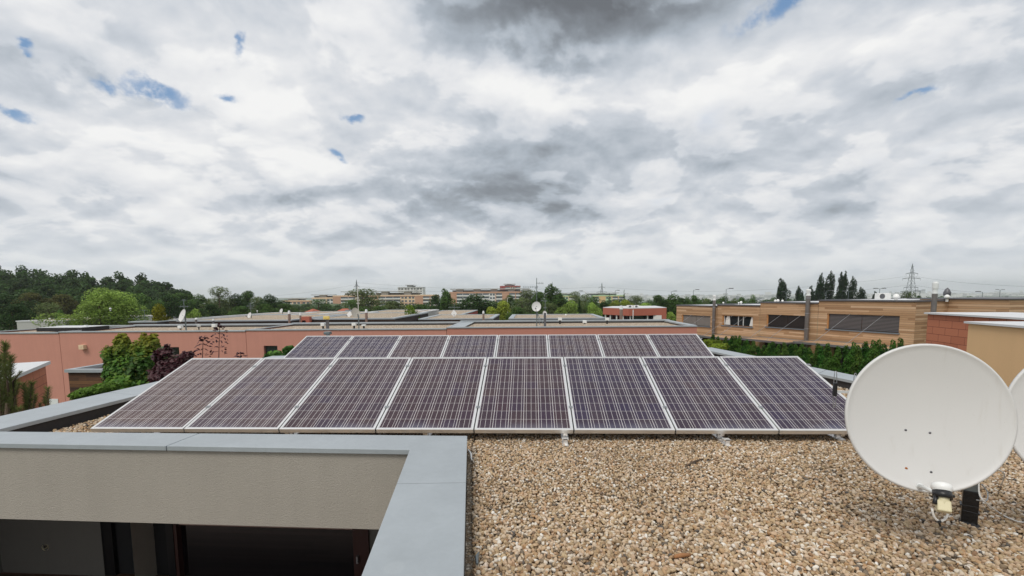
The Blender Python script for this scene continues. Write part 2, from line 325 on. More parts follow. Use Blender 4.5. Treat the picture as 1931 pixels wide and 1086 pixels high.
# ------------------------------------------------------------------ mesh builder
class MB:
    """collects faces (with metric uv) in a local frame: origin o, rotation a about z"""
    def __init__(s, o=(0, 0, 0), a=0.0): s.v = []; s.f = []; s.uv = []; s.mi = []; s.M = Matrix.Translation(Vector(o)) @ Matrix.Rotation(a, 4, 'Z'); s.m = 0
    def face(s, pts, uv=None):
        pts = [Vector(p) for p in pts]; i = len(s.v)
        if uv is None:
            n = (pts[1]-pts[0]).cross(pts[2]-pts[0]); ax = max(range(3), key=lambda k: abs(n[k]))
            uv = [((p.x, p.y) if ax == 2 else (p.y, p.z) if ax == 0 else (p.x, p.z)) for p in pts]
        s.v += [tuple(s.M @ p) for p in pts]; s.f.append(list(range(i, i+len(pts)))); s.uv += uv; s.mi.append(s.m)
    def box(s, x0, x1, y0, y1, z0, z1, T=None, skip=''):
        p = [Vector((x, y, z)) for z in (z0, z1) for y in (y0, y1) for x in (x0, x1)]
        q = [T @ a for a in p] if T else p
        for k, fc in (('b', (0, 2, 3, 1)), ('t', (4, 5, 7, 6)), ('f', (0, 1, 5, 4)), ('k', (2, 6, 7, 3)), ('l', (0, 4, 6, 2)), ('r', (1, 3, 7, 5))):
            if k in skip: continue
            pp = [p[i] for i in fc]; ax = 'bt'.find(k) >= 0 and 2 or ('lr'.find(k) >= 0 and 3 or 1)
            uv = [((a.x, a.y) if ax == 2 else (a.y, a.z) if ax == 3 else (a.x, a.z)) for a in pp]
            s.face([q[i] for i in fc], uv)
        return s
    def tube(s, pts, r, n=8, cap=True):
        pts = [Vector(p) for p in pts]; rs = r if isinstance(r, (list, tuple)) else [r]*len(pts); rings = []
        for i, p in enumerate(pts):
            d = ((pts[min(i+1, len(pts)-1)]-pts[max(i-1, 0)])).normalized()
            a = d.cross(Vector((0, 0, 1)) if abs(d.z) < .95 else Vector((1, 0, 0))).normalized(); b = d.cross(a)
            rings.append([p + (a*math.cos(2*math.pi*k/n)+b*math.sin(2*math.pi*k/n))*rs[i] for k in range(n)])
        for i in range(len(rings)-1):
            for k in range(n): s.face([rings[i][k], rings[i][(k+1) % n], rings[i+1][(k+1) % n], rings[i+1][k]])
        if cap: s.face(rings[0][::-1]); s.face(rings[-1])
        return s
    def prism(s, poly, z0, z1, top=True, bot=True):
        n = len(poly)
        for i in range(n):
            a, b = poly[i], poly[(i+1) % n]; L = math.hypot(b[0]-a[0], b[1]-a[1])
            s.face([(*a, z0), (*b, z0), (*b, z1), (*a, z1)], [(0, z0), (L, z0), (L, z1), (0, z1)])
        if top: s.face([(*p, z1) for p in poly])
        if bot: s.face([(*p, z0) for p in reversed(poly)])
        return s
    def lathe(s, c, prof, n=24, axis=None, up=None):
        """prof: (radius, height) pairs along axis"""
        c = Vector(c); ax = Vector(axis or (0, 0, 1)).normalized(); a = ax.cross(Vector(up or ((0, 0, 1) if abs(ax.z) < .9 else (1, 0, 0)))).normalized(); b = ax.cross(a)
        R_ = [[c + ax*h + (a*math.cos(2*math.pi*k/n)+b*math.sin(2*math.pi*k/n))*r for k in range(n)] for r, h in prof]
        for i in range(len(R_)-1):
            for k in range(n): s.face([R_[i][k], R_[i][(k+1) % n], R_[i+1][(k+1) % n], R_[i+1][k]])
        return s
    def wall(s, x0, x1, z0, z1, holes, y=0.0, depth=.18):
        """sheet in the plane y, facing -y, with rectangular holes (hx0,hx1,hz0,hz1) and their reveals"""
        xs = sorted({x0, x1, *[h[i] for h in holes for i in (0, 1)]}); zs = sorted({z0, z1, *[h[i] for h in holes for i in (2, 3)]})
        for i in range(len(xs)-1):
            for j in range(len(zs)-1):
                cx, cz = (xs[i]+xs[i+1])/2, (zs[j]+zs[j+1])/2
                if any(h[0] < cx < h[1] and h[2] < cz < h[3] for h in holes): continue
                s.face([(xs[i], y, zs[j]), (xs[i+1], y, zs[j]), (xs[i+1], y, zs[j+1]), (xs[i], y, zs[j+1])])
        for a, b, c, d in holes:
            e = y+depth
            s.face([(a, y, c), (a, e, c), (b, e, c), (b, y, c)]); s.face([(a, y, d), (b, y, d), (b, e, d), (a, e, d)])
            s.face([(a, y, c), (a, y, d), (a, e, d), (a, e, c)]); s.face([(b, y, c), (b, e, c), (b, e, d), (b, y, d)])
        return s
    def build(s, name, mats, parent=None, smooth=False, bevel=0.0):
        mats = mats if isinstance(mats, (list, tuple)) else [mats]
        org = Vector((0, 0, 0)); p = parent
        while p is not None: org += Vector(p.get('_o', (0, 0, 0))); p = p.parent
        me = bpy.data.meshes.new(name)
        me.from_pydata([(a[0]-org.x, a[1]-org.y, a[2]-org.z) for a in s.v], [], s.f)
        ul = me.uv_layers.new(name='UVMap'); ul.data.foreach_set('uv', [c for f, b in [(0, 0)] for q in s.uv for c in q])
        me.polygons.foreach_set('material_index', s.mi)
        for m in mats: me.materials.append(MATS[m])
        o = bpy.data.objects.new(name, me); C.objects.link(o); o.parent = parent
        if smooth or bevel:
            import bmesh as _b
            bm = _b.new(); bm.from_mesh(me); _b.ops.remove_doubles(bm, verts=bm.verts, dist=1e-5); bm.to_mesh(me); bm.free()
        if smooth: me.shade_smooth()
        if bevel:
            bv = o.modifiers.new('bevel', 'BEVEL'); bv.width = bevel; bv.segments = 2; bv.limit_method = 'ANGLE'
        return o
def tag(o, label, cat, group=None, kind=None):
    if label: o['label'] = label
    if cat: o['category'] = cat
    if group: o['group'] = group
    if kind: o['kind'] = kind
    return o
def thing(name, loc, label, cat, group=None):
    o = bpy.data.objects.new(name, None); C.objects.link(o); o.location = loc; o['_o'] = tuple(loc); o.empty_display_size = .2
    return tag(o, label, cat, group)
def struct(o): o['kind'] = 'structure'; return o
def dup(root, loc, label=None, group=None, scale=None, rz=None, color=None):
    def cp(o, par):
        c = o.copy(); C.objects.link(c); c.parent = par
        if color and o.type == 'MESH': c.color = (*color, 1)
        for ch in kids[o.name]: cp(ch, c)
        return c
    kids = {}
    def walk(o): kids[o.name] = list(o.children); [walk(c) for c in o.children]
    walk(root); r = cp(root, None); r.location = loc
    if scale is not None: r.scale = scale
    if rz is not None: r.rotation_euler = (0, 0, rz)
    if label: r['label'] = label
    if group: r['group'] = group
    return r

GZ = -5.5
# ================================================================== GROUND AND HILLS
def sst(a, b, x): x = np.clip((x-a)/(b-a), 0, 1); return x*x*(3-2*x)
def gh(x, y):
    r = np.hypot(x, y); az = np.degrees(np.arctan2(x, y))
    z = GZ - 6*sst(90, 350, r) - 64*sst(350, 1700, r)
    right = sst(6, 14, az)
    z = z + right*(46*sst(2100, 4600, r)) + (1-right)*50*sst(1500, 4000, r)
    z = z + sst(32, 40, az)*(26*sst(1500, 2600, r))*(1-sst(2700, 3500, r))
    z = z + 3*np.sin(az*.9+r*.002)*sst(1500, 3500, r) + 2.0*np.sin(az*3.1)*sst(2500, 4000, r)
    hl = sst(-95, -170, x)*sst(60, 150, y)
    return z + 7.5*hl
rr = np.concatenate([[0, 12, 25, 40, 60, 80], np.geomspace(100, 7000, 46)]); aa = np.radians(np.linspace(-180, 180, 181))
verts = [(float(r*np.sin(a)), float(r*np.cos(a)), float(gh(r*np.sin(a), r*np.cos(a)))) for r in rr for a in aa]
na = len(aa); faces = [(i*na+j, i*na+j+1, (i+1)*na+j+1, (i+1)*na+j) for i in range(len(rr)-1) for j in range(na-1)]
me = bpy.data.meshes.new('ground'); me.from_pydata(verts, [], faces); me.materials.append(MATS['ground']); me.shade_smooth()
g = bpy.data.objects.new('ground', me); C.objects.link(g); struct(g)

# ================================================================== OUR BUILDING
HC = .17                                                             # coping top above the gravel
A_ = dict(fl=(-12.0, 4.12), fc=(-1.055, 3.975))
def off(p, q, d):                                                    # line p->q shifted d to its left
    v = Vector((q[0]-p[0], q[1]-p[1])).normalized(); n = Vector((-v.y, v.x)); return Vector(p)+n*d, Vector(q)+n*d
def isect(l1, l2):
    (a, b), (c, d) = l1, l2; r = b-a; s = d-c; k = ((c-a).x*s.y-(c-a).y*s.x)/(r.x*s.y-r.y*s.x); return a+r*k
def V2(v): return Vector((v[0], v[1]))
# measured coping lines (all at height HC)
fo = (V2(atz(0, 836, HC)), V2(atz(772.5, 848, HC)))                  # front coping, outer edge
fi = (V2(atz(0, 813.5, HC)), V2(atz(881, 821.7, HC)))                # front coping, inner edge
lo = (V2(atz(-20, 789, HC)), V2(atz(306, 716, HC)))                  # left coping, outer
li = (V2(atz(0, 809, HC)), V2(atz(256.9, 745, HC)))
ri = (V2(atz(881, 821.7, HC)), V2(atz(874.5, 1086, HC)))             # the leg beside the recess, roof side
ro = (V2(atz(772.5, 848, HC)), V2(atz(681, 1086, HC)))
lo = (lo[0], lo[0]+Vector((.11, 2.6))); li = (li[0], li[0]+Vector((.11, 2.6)))
bo = (V2(atz(487, 671.5, HC)), V2((4.45, 11.75)))                    # back
bi = off(bo[0], bo[1], -.46)
rro = (V2(atz(1337, 654, HC)), V2(atz(1614, 708, HC)))               # right coping, outer
rri = off(rro[0], rro[1], -.42)
P_fl_o, P_fl_i = isect(fo, lo), isect(fi, li)
P_fc_o, P_fc_i = isect(fo, ro), isect(fi, ri)
P_bl_o, P_bl_i = isect(bo, lo), isect(bi, li)
P_br_o, P_br_i = isect(bo, rro), isect(bi, rri)
def along(l, y): a, b = l; k = (y-a.y)/(b.y-a.y); return a+(b-a)*k
P_r0_o, P_r0_i = along(rro, -2.2), along(rri, -2.2)
P_l0_o, P_l0_i = along(ro, -2.2), along(ri, -2.2)
mat('deck', None, .6, hook=wood_hook(.12, ((.05, .022, .015), (.10, .048, .032), (.14, .07, .05), (.2, .11, .08)), knots=False))
house = thing('flat_roof_house', (0, 0, GZ), 'grey rendered house with gravel roof and zinc parapet coping under the solar panels', 'house')
def seg(mb, quad, joints, th=.045, gap=.005):
    """coping sheet between edges a0-a1 and b0-b1, cut at the given (fraction on a, fraction on b)"""
    a0, a1, b1, b0 = [Vector(p) for p in quad]; fr = [(0, 0), *[(j if isinstance(j, tuple) else (j, j)) for j in joints], (1, 1)]
    for k in range(len(fr)-1):
        (f0, g0), (f1, g1) = fr[k], fr[k+1]; e = gap/(a1-a0).length; f0 += e if k else 0; g0 += e if k else 0; f1 -= e if k < len(fr)-2 else 0; g1 -= e if k < len(fr)-2 else 0
        mb.prism([tuple(a0+(a1-a0)*f0), tuple(a0+(a1-a0)*f1), tuple(b0+(b1-b0)*g1), tuple(b0+(b1-b0)*g0)], HC-th, HC)
def fr_on(p, a, b): p = V2(p); return (p-a).dot(b-a)/(b-a).length_squared
m = MB()
def cw(q):                                                           # make counter-clockwise
    q = [Vector(p) for p in q]; s = sum(a.x*b.y-b.x*a.y for a, b in zip(q, q[1:]+q[:1])); return s > 0
far_l = along((fo[0], fo[1]), 0) if False else None
fl_far_o = fo[0]+(fo[0]-fo[1])*1.2; fl_far_i = fi[0]+(fi[0]-fi[1])*1.1
def nose(mb, a, b, c, d, z, e=.04):
    pass
seg(m, (P_fl_o, P_fc_o, P_fc_i, P_fl_i), ((fr_on(atz(313, 841, HC), P_fl_o, P_fc_o), fr_on(atz(379, 815.5, HC), P_fl_i, P_fc_i)),))
seg(m, (P_fc_o, P_l0_o, P_l0_i, P_fc_i) if cw((P_fc_o, P_l0_o, P_l0_i, P_fc_i)) else (P_fc_o, P_l0_o, P_l0_i, P_fc_i), ((fr_on(atz(747, 911.5, HC), P_fc_o, P_l0_o), fr_on(atz(878, 909.5, HC), P_fc_i, P_l0_i)), (.45, .47), (.75, .76)))
cop = m.build('front_coping', 'zinc', house, bevel=.004)
m = MB()
seg(m, (P_fl_i, P_bl_i, P_bl_o, P_fl_o), ((fr_on(atz(256.9, 745, HC), P_fl_i, P_bl_i), fr_on(atz(200, 739.2, HC), P_fl_o, P_bl_o)), .75)); seg(m, (P_bl_i, P_br_i, P_br_o, P_bl_o), (.2, .4, .6, .8)); seg(m, (P_br_i, P_r0_i, P_r0_o, P_br_o), (.25, .5, .75))
m.build('coping', 'zinc', house, bevel=.004)
# parapet cores below the copings, lined with bitumen towards the gravel
m = MB()
def core(p, q, r, s, z0, inset=.03):
    c = (Vector(p)+Vector(q)+Vector(r)+Vector(s))/4
    pts = [Vector(a) for a in (p, q, r, s)]
    e1 = (pts[1]-pts[0]).normalized(); n = (pts[3]-pts[0]); n = (n-e1*n.dot(e1)).normalized()
    pts = [pts[0]+n*inset, pts[1]+n*inset, pts[2]-n*inset, pts[3]-n*inset]
    m.prism([tuple(a) for a in pts], z0, HC-.046, top=False)
core(P_fl_o, P_fc_o, P_fc_i, P_fl_i, -.12, .075); core(P_fc_o, P_l0_o, P_l0_i, P_fc_i, -.12, .035)
core(P_fl_i, P_bl_i, P_bl_o, P_fl_o, -.12, .035); core(P_bl_i, P_br_i, P_br_o, P_bl_o, -.12, .035); core(P_br_i, P_r0_i, P_r0_o, P_br_o, -.12, .035)
m.build('parapet', 'bitumen', house)
# body under the roof (stops short of the recess), outer walls
m = MB()
ins = [P_fl_i, P_fc_i, P_l0_i, P_r0_i, P_br_i, P_bl_i]
ob = [P_fl_o+Vector((.04, .04)), P_fc_o+Vector((.04, .04)), P_l0_o+Vector((.04, 0)), P_r0_o+Vector((-.04, 0)), P_br_o+Vector((-.04, -.04)), P_bl_o+Vector((.04, -.04))]
for i in (1, 2, 3, 4, 5):
    a, b = ob[i], ob[(i+1) % 6]
    if i == 5: b = a.lerp(b, .62)
    L = (b-a).length
    m.face([(*a, GZ), (*b, GZ), (*b, -.10), (*a, -.10)], [(0, GZ), (L, GZ), (L, 0), (0, 0)])
m.build('wall', 'grey_stucco', house)
m = MB(); m.face([(*p, -.012) for p in ins]); m.build('roof_bed', 'gravel_bed', house)
# facade band above the recess
fdir = (P_fc_o-P_fl_o); fang = math.atan2(fdir.y, fdir.x); FL = fdir.length
ZB = aty(0, 973, P_fl_o.y+.05).z
m = MB((P_fl_o.x, P_fl_o.y, 0), fang); m.box(-2.6, FL+.3, .03, .33, ZB, HC-.047); m.build('facade_band', 'grey_stucco', house)
# recess: side wall on the left, glazed front set back
RY = 2.7
fo3 = lambda px, py=1030: None
def loc_x(px, py, depth):                                           # local x on the plane `depth` behind the facade
    n = Vector((-math.sin(fang), math.cos(fang))); o = P_fl_o + n*depth; d = Vector((math.cos(fang), math.sin(fang)))
    p = atl(px, py, o, o+d); return (V2(p)-o).dot(d), p.z
x1, _ = loc_x(193, 1030, RY); x2, _ = loc_x(330, 1030, RY); x3, _ = loc_x(668, 1030, RY); x4, _ = loc_x(697, 1030, RY)
hx, hz = loc_x(86, 1032, RY)
m = MB((P_fl_o.x, P_fl_o.y, 0), fang)
wl = m; zt = ZB+.03; zf = ZB-2.3
wl.wall(-2.5, x1, zf, zt, [(hx-.032, hx+.032, hz-.032, hz+.032)], y=RY, depth=.09)
wl.box(x4, FL+1.2, RY, RY+.1, zf, zt)
wl.box(-2.5, FL+1.2, .33, RY+.6, ZB, ZB+.04); wl.box(-2.6, -2.5, .0, RY+.6, zf, ZB+.03)
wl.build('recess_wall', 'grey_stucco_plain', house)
m = MB((P_fl_o.x, P_fl_o.y, 0), fang); Vx = Vector((P_fl_o.x, P_fl_o.y, 0))
m.lathe(m.M @ Vector((0, 0, 0)) if False else (hx, RY-.012, hz), [(.055, 0), (.055, .014), (.040, .016), (.036, .1), (0, .1)], 20, (0, 1, 0)); 
m.build('vent_hole', 'cream_plastic', house)
m = MB((P_fl_o.x, P_fl_o.y, 0), fang); m.box(x1-.04, x1+.16, RY+.02, RY+.12, zf, zt); m.box(x2-.12, x2, RY-.02, RY+.12, zf, zt); m.box(x1+.5, x1+.58, RY+.0, RY+.12, zf, zt)
m.box(x1+.16, x2-.12, RY+.03, RY+.1, zt-.10, zt)
dr = m.build('balcony_door', 'black_frame', house)
m = MB((P_fl_o.x, P_fl_o.y, 0), fang); m.box(x1+.16, x2-.12, RY+.085, RY+.095, zf, zt-.1); m.build('pane', 'dark_slab', dr)
m = MB((P_fl_o.x, P_fl_o.y, 0), fang); m.box(x3, x4, RY-.04, RY+.12, zf, zt); m.box(x2, x2+.05, RY-.01, RY+.1, zf, zt-.09); m.box(x2, x3, RY-.012, RY+.1, zt-.09, zt); m.box(x2+.05, x3, RY+.0, RY+.08, zt-.13, zt-.09)
wf = m.build('large_window', 'window_frame', house)
m = MB((P_fl_o.x, P_fl_o.y, 0), fang); m.box(x2+.05, x3, RY+.085, RY+.09, zf, zt-.13); m.build('pane', 'dark_glass', wf)
m = MB((P_fl_o.x, P_fl_o.y, 0), fang)
for k in range(30): m.box(x2+.052, x3-.002, RY+.05, RY+.07, zt-.17-k*.045, zt-.153-k*.045)
m.build('blind', 'slat_brown', wf)
m = MB((P_fl_o.x, P_fl_o.y, 0), fang); m.box(x3+.055, x3+.085, RY-.085, RY-.04, hz-.05, hz+.06).box(x3+.06, x3+.08, RY-.10, RY-.08, hz-.02, hz+.0); m.build('handle', 'steel', wf)
# terrace in front of the recess (its railing shows in the dark glass)
m = MB((P_fl_o.x, P_fl_o.y, 0), fang); m.box(-2.6, FL+1.0, -6.0, RY+.5, zf-.15, zf); m.build('terrace_deck', 'deck', house)
m = MB((P_fl_o.x, P_fl_o.y, 0), fang); m.box(-1.5, FL+.2, -1.02, -.96, zf+1.02, zf+1.08); m.box(-1.5, FL+.2, -1.0, -.98, zf+.08, zf+.12)
for k in range(46): m.box(-1.4+k*.16, -1.37+k*.16, -1.0, -.98, zf, zf+1.02)
m.build('railing', 'white_metal', house)

# roof vent cap behind the back row
p = aty(618, 628, 10.15)
vt = thing('roof_vent', (p.x, p.y, 0), 'grey square vent cap showing just above the top edge of the back panel row', 'vent')
m = MB(p.xyz*0+Vector((p.x, p.y, 0))); m.tube([(0, 0, -.02), (0, 0, p.z-.02)], .045); m.build('pipe', 'steel', vt)
m = MB((p.x, p.y, 0)); m.box(-.068, .068, -.06, .06, p.z-.03, p.z+.03); m.build('cap', 'galv', vt, bevel=.006)

# ------------------------------------------------------------------ solar panels
TILT = .3297; PW_, PL_ = .998, 1.65; X0, Y0, Z0 = -4.6256, 4.6856, 1.5-1.3599; WP = 1.012; BX, BY = -.0889, 3.5132
def make_panel():
    root = thing('solar_panel', (0, 0, 0), '', 'solar panel'); T = Matrix.Rotation(TILT, 4, 'X'); fw, th = .018, .045
    m = MB(); m.M = T
    m.box(0, PW_, 0, fw, -th, 0); m.box(0, PW_, PL_-fw, PL_, -th, 0); m.box(0, fw, fw, PL_-fw, -th, 0); m.box(PW_-fw, PW_, fw, PL_-fw, -th, 0)
    o = m.build('frame', 'alu', root, bevel=.0015)
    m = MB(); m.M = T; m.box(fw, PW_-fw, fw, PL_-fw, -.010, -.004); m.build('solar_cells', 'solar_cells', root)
    m = MB(); m.M = T; m.box(PW_+.001, PW_+.013, .01, PL_-.01, -.030, -.018); m.build('seal_strip', 'black_plastic', root)  # black strip standing in for the shade between neighbouring frames
    for v in (.42, 1.40):
        m = MB(); m.M = T; m.box(PW_-.014, PW_+.028, v-.02, v+.02, .001, .006); m.lathe((PW_+.007, v, .006), [(.007, 0), (.007, .006), (0, .006)], 8)
        m.build('clamp', 'steel', root)
    return root
ordn = ['leftmost', 'second from the left', 'third from the left', 'fourth from the left', 'fourth from the right', 'third from the right', 'second from the right', 'rightmost']
look_f = ['brownish dusty panel with a pale smear near its lower edge', 'brown dusty panel with thin pale streaks', 'purple blue panel with faint bird marks', 'brown purple panel with blue tinted lower corners',
          'brownish panel with bluish dirt along its bottom', 'dark violet panel with a pale smudge', 'dark violet panel above the second metal foot', 'dark panel partly hidden by the large satellite dish']
look_b = ['dark brown panel in front of the pink wall', 'dark purple brown panel', 'violet brown panel', 'blue violet panel', 'lighter brown panel', 'bluest panel', 'dark violet panel', 'dark brown violet panel by the zinc coping']
pan = None
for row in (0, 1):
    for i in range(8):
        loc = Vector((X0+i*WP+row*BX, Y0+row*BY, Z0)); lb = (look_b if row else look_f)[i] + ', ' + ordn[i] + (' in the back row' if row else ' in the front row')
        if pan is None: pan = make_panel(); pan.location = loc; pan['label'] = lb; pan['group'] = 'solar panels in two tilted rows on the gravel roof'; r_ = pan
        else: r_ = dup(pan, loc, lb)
for row in (0, 1):
    for i, x in enumerate((-4.1, -2.55, -1.1, .345, 1.92, 3.1)):
        if row == 0 and i not in (3, 4) and i not in (0, 5): pass
        bx = x + row*BX; by = Y0+row*BY
        rk = thing('mounting_rack', (bx, by, 0), ['metal rail under the left end of the front row', 'metal rail under the second front panel', 'metal rail under the fourth front panel',
             'metal foot on the gravel below the fifth front panel', 'metal foot on the gravel below the seventh front panel', 'metal rail under the right end of the front row'][i] if row == 0 else
             ['rail under the leftmost back panel', 'rail under the third back panel', 'rail under the fourth back panel', 'rail under the fifth back panel', 'rail under the seventh back panel', 'rail under the rightmost back panel'][i], 'mounting rack', 'racks carrying the solar panels')
        m = MB((bx, by, 0)); m.M = m.M @ Matrix.Translation((0, 0, Z0)) @ Matrix.Rotation(TILT, 4, 'X'); m.box(-.02, .02, .03, 1.6, -.092, -.046); m.build('rail', 'alu', rk)
        m = MB((bx, by, 0)); m.box(-.035, .035, .06, 1.62, 0.004, .03); m.box(-.02, .02, 1.45, 1.49, .03, .50); m.box(-.02, .02, .12, .16, .03, .10); m.build('leg', 'alu', rk)
        if row or i not in (3, 4): continue
        m = MB((bx, by, 0)); m.box(-.04, .02, -.14, .05, .014, .022); m.box(-.03, .01, -.10, -.094, .022, .075); m.box(-.045, .02, -.10, -.04, .066, .074); m.build('foot', 'alu', rk)

# ------------------------------------------------------------------ pebbles
rng = np.random.default_rng(5)
def ico(sub):
    import bmesh
    bm = bmesh.new(); bmesh.ops.create_icosphere(bm, subdivisions=sub, radius=1); v = np.array([p.co for p in bm.verts]); f = np.array([[q.index for q in a.verts] for a in bm.faces]); bm.free(); return v, f
def pebble_mesh(pts, rad, sub):
    bv, bf = ico(sub); n = len(pts); ax = rng.normal(size=(n, 4)); q = ax/np.linalg.norm(ax, axis=1)[:, None]
    q[:, 1:3] *= .35; q = q/np.linalg.norm(q, axis=1)[:, None]
    a, b, c, d = q.T
    Rm = np.stack([1-2*(c*c+d*d), 2*(b*c-a*d), 2*(b*d+a*c), 2*(b*c+a*d), 1-2*(b*b+d*d), 2*(c*d-a*b), 2*(b*d-a*c), 2*(c*d+a*b), 1-2*(b*b+c*c)], 1).reshape(n, 3, 3)
    sc_ = np.stack([rng.uniform(.95, 1.55, n), rng.uniform(.75, 1.1, n), rng.uniform(.50, .85, n)], 1)*rad[:, None]
    k = rng.normal(size=(n, 3, 3)); base = bv[None]*(1+.10*np.sin(2.1*np.einsum('nij,vj->nvi', k, bv)).sum(2)[..., None])
    v = np.einsum('nij,nvj->nvi', Rm, base*sc_[:, None]) + pts[:, None]
    f = (bf[None]+(np.arange(n)*len(bv))[:, None, None])
    tint = np.repeat(np.stack([rng.random(n), np.clip(rng.random(n)*2.2-1.3, 0, 1), rng.random(n)], 1), len(bv), 0)
    return v.reshape(-1, 3), f.reshape(-1, 3), tint
def np_mesh(name, v, f, tint, m, smooth=True):
    me = bpy.data.meshes.new(name); me.vertices.add(len(v)); me.vertices.foreach_set('co', v.astype(np.float32).ravel())
    k = f.shape[1]; me.loops.add(f.size); me.loops.foreach_set('vertex_index', f.astype(np.int32).ravel())
    me.polygons.add(len(f)); me.polygons.foreach_set('loop_start', np.arange(0, f.size, k, dtype=np.int32))
    try: me.polygons.foreach_set('loop_total', np.full(len(f), k, dtype=np.int32))
    except Exception: pass
    me.polygons.foreach_set('use_smooth', np.full(len(f), smooth)); me.update(calc_edges=True)
    at = me.attributes.new('tint', 'FLOAT_VECTOR', 'POINT'); at.data.foreach_set('vector', tint.astype(np.float32).ravel())
    me.materials.append(MATS[m]); return me
def inside(poly, x, y):
    ok = np.ones(len(x), bool)
    for i in range(len(poly)):
        a, b = poly[i], poly[(i+1) % len(poly)]; ok &= ((b[0]-a[0])*(y-a[1])-(b[1]-a[1])*(x-a[0])) > 0
    return ok
def field(poly, sp, r0, r1, layers=2):
    xs = [p[0] for p in poly]; ys = [p[1] for p in poly]; out = []; rad = []
    for L in range(layers):
        gx, gy = np.meshgrid(np.arange(min(xs), max(xs), sp), np.arange(min(ys), max(ys), sp)); x = gx.ravel()+rng.uniform(-.55, .55, gx.size)*sp; y = gy.ravel()+rng.uniform(-.55, .55, gx.size)*sp
        k = inside(poly, x, y); x, y = x[k], y[k]; r = rng.uniform(r0, r1, len(x))*(1+.35*(rng.random(len(x)) > .93))
        if L: kk = rng.random(len(x)) < .55; x, y, r = x[kk], y[kk], r[kk]
        out.append(np.stack([x, y, rng.uniform(0, .007, len(x))+L*.011], 1)); rad.append(r)
    return np.concatenate(out), np.concatenate(rad)
ri_ = lambda y, d=.045: tuple(along(ri, y)+Vector((d, 0)))
near = [ri_(1.7), (3.2, 1.7), (4.0, 3.15), ri_(3.15)]; far_ = [ri_(3.15), (5.0, 3.15), (5.0, 5.6), (-.60, 5.6), ri_(4.38)]
left_ = [tuple(along(li, 4.35)+Vector((.05, 0))), (-1.3, 4.4), (-1.3, 5.2), (-3.9, 5.2), (-4.2, 9.6), tuple(along(li, 9.6)+Vector((.05, 0)))]
def both(poly):
    a, b = poly; return b
parts = []
for poly, sp, r0, r1, sub in ((near, .0205, .0088, .0140, 2), (far_, .0215, .0092, .0140, 1), ([left_[0], (-.60, 4.40), (-.60, 5.2), (-4.0, 5.2), tuple(along(li, 5.2)+Vector((.05, 0)))], .024, .010, .0155, 1),
                              ([tuple(along(li, 5.2)+Vector((.05, 0))), (-4.0, 5.2), (-4.1, 9.6), tuple(along(li, 9.6)+Vector((.05, 0)))], .030, .012, .018, 1),
                              ([(3.2, 5.6), (5.3, 5.6), (4.3, 10.5), (3.4, 10.5)], .034, .014, .02, 1)):
    p_, r_ = field(poly, sp, r0, r1); parts.append(pebble_mesh(p_, r_, sub))
offs = np.cumsum([0]+[len(a[0]) for a in parts[:-1]])
me = np_mesh('gravel', np.concatenate([a[0] for a in parts]), np.concatenate([a[1]+o_ for a, o_ in zip(parts, offs)]), np.concatenate([a[2] for a in parts]), 'pebbles')
gv = bpy.data.objects.new('gravel', me); C.objects.link(gv); tag(gv, 'rounded tan and white pebbles covering the flat roof', 'gravel', kind='stuff')
p0, p1 = atz(1271, 1050, .03), atz(1302, 1046, .03)
m = MB(); m.tube([p0, p0.lerp(p1, .4)+Vector((0, 0, .004)), p1], [.010, .013, .009], 7); st = m.build('stick', 'twig', smooth=True); tag(st, 'short orange brown stick lying on the pebbles near the bottom edge', 'stick')
p0, p1 = atz(1293, 879, .03), atz(1325, 865, .03)
m = MB(); m.tube([p0, p0.lerp(p1, .5)+Vector((0, 0.01, .003)), p1], [.007, .009, .004], 6); st = m.build('stick', 'bark', smooth=True); tag(st, 'thin grey brown stick on the pebbles in the middle of the gravel', 'stick')
for k, (pts, w_) in enumerate((([(883, 848), (888, 856), (889, 867)], .012), ([(900, 1064), (899, 1050), (903, 1042)], .012))):
    q = [atz(a, b, .035) for a, b in pts]; m = MB(); m.tube(q, [w_*.6, w_, w_*.5], 6)
    st = m.build('foil_scrap', 'white_plastic' if k == 0 else 'galv'); tag(st, ['pale torn foil scrap at the coping edge near the panels', 'dark torn foil scrap at the coping edge near the bottom of the photo'][k], 'scrap')

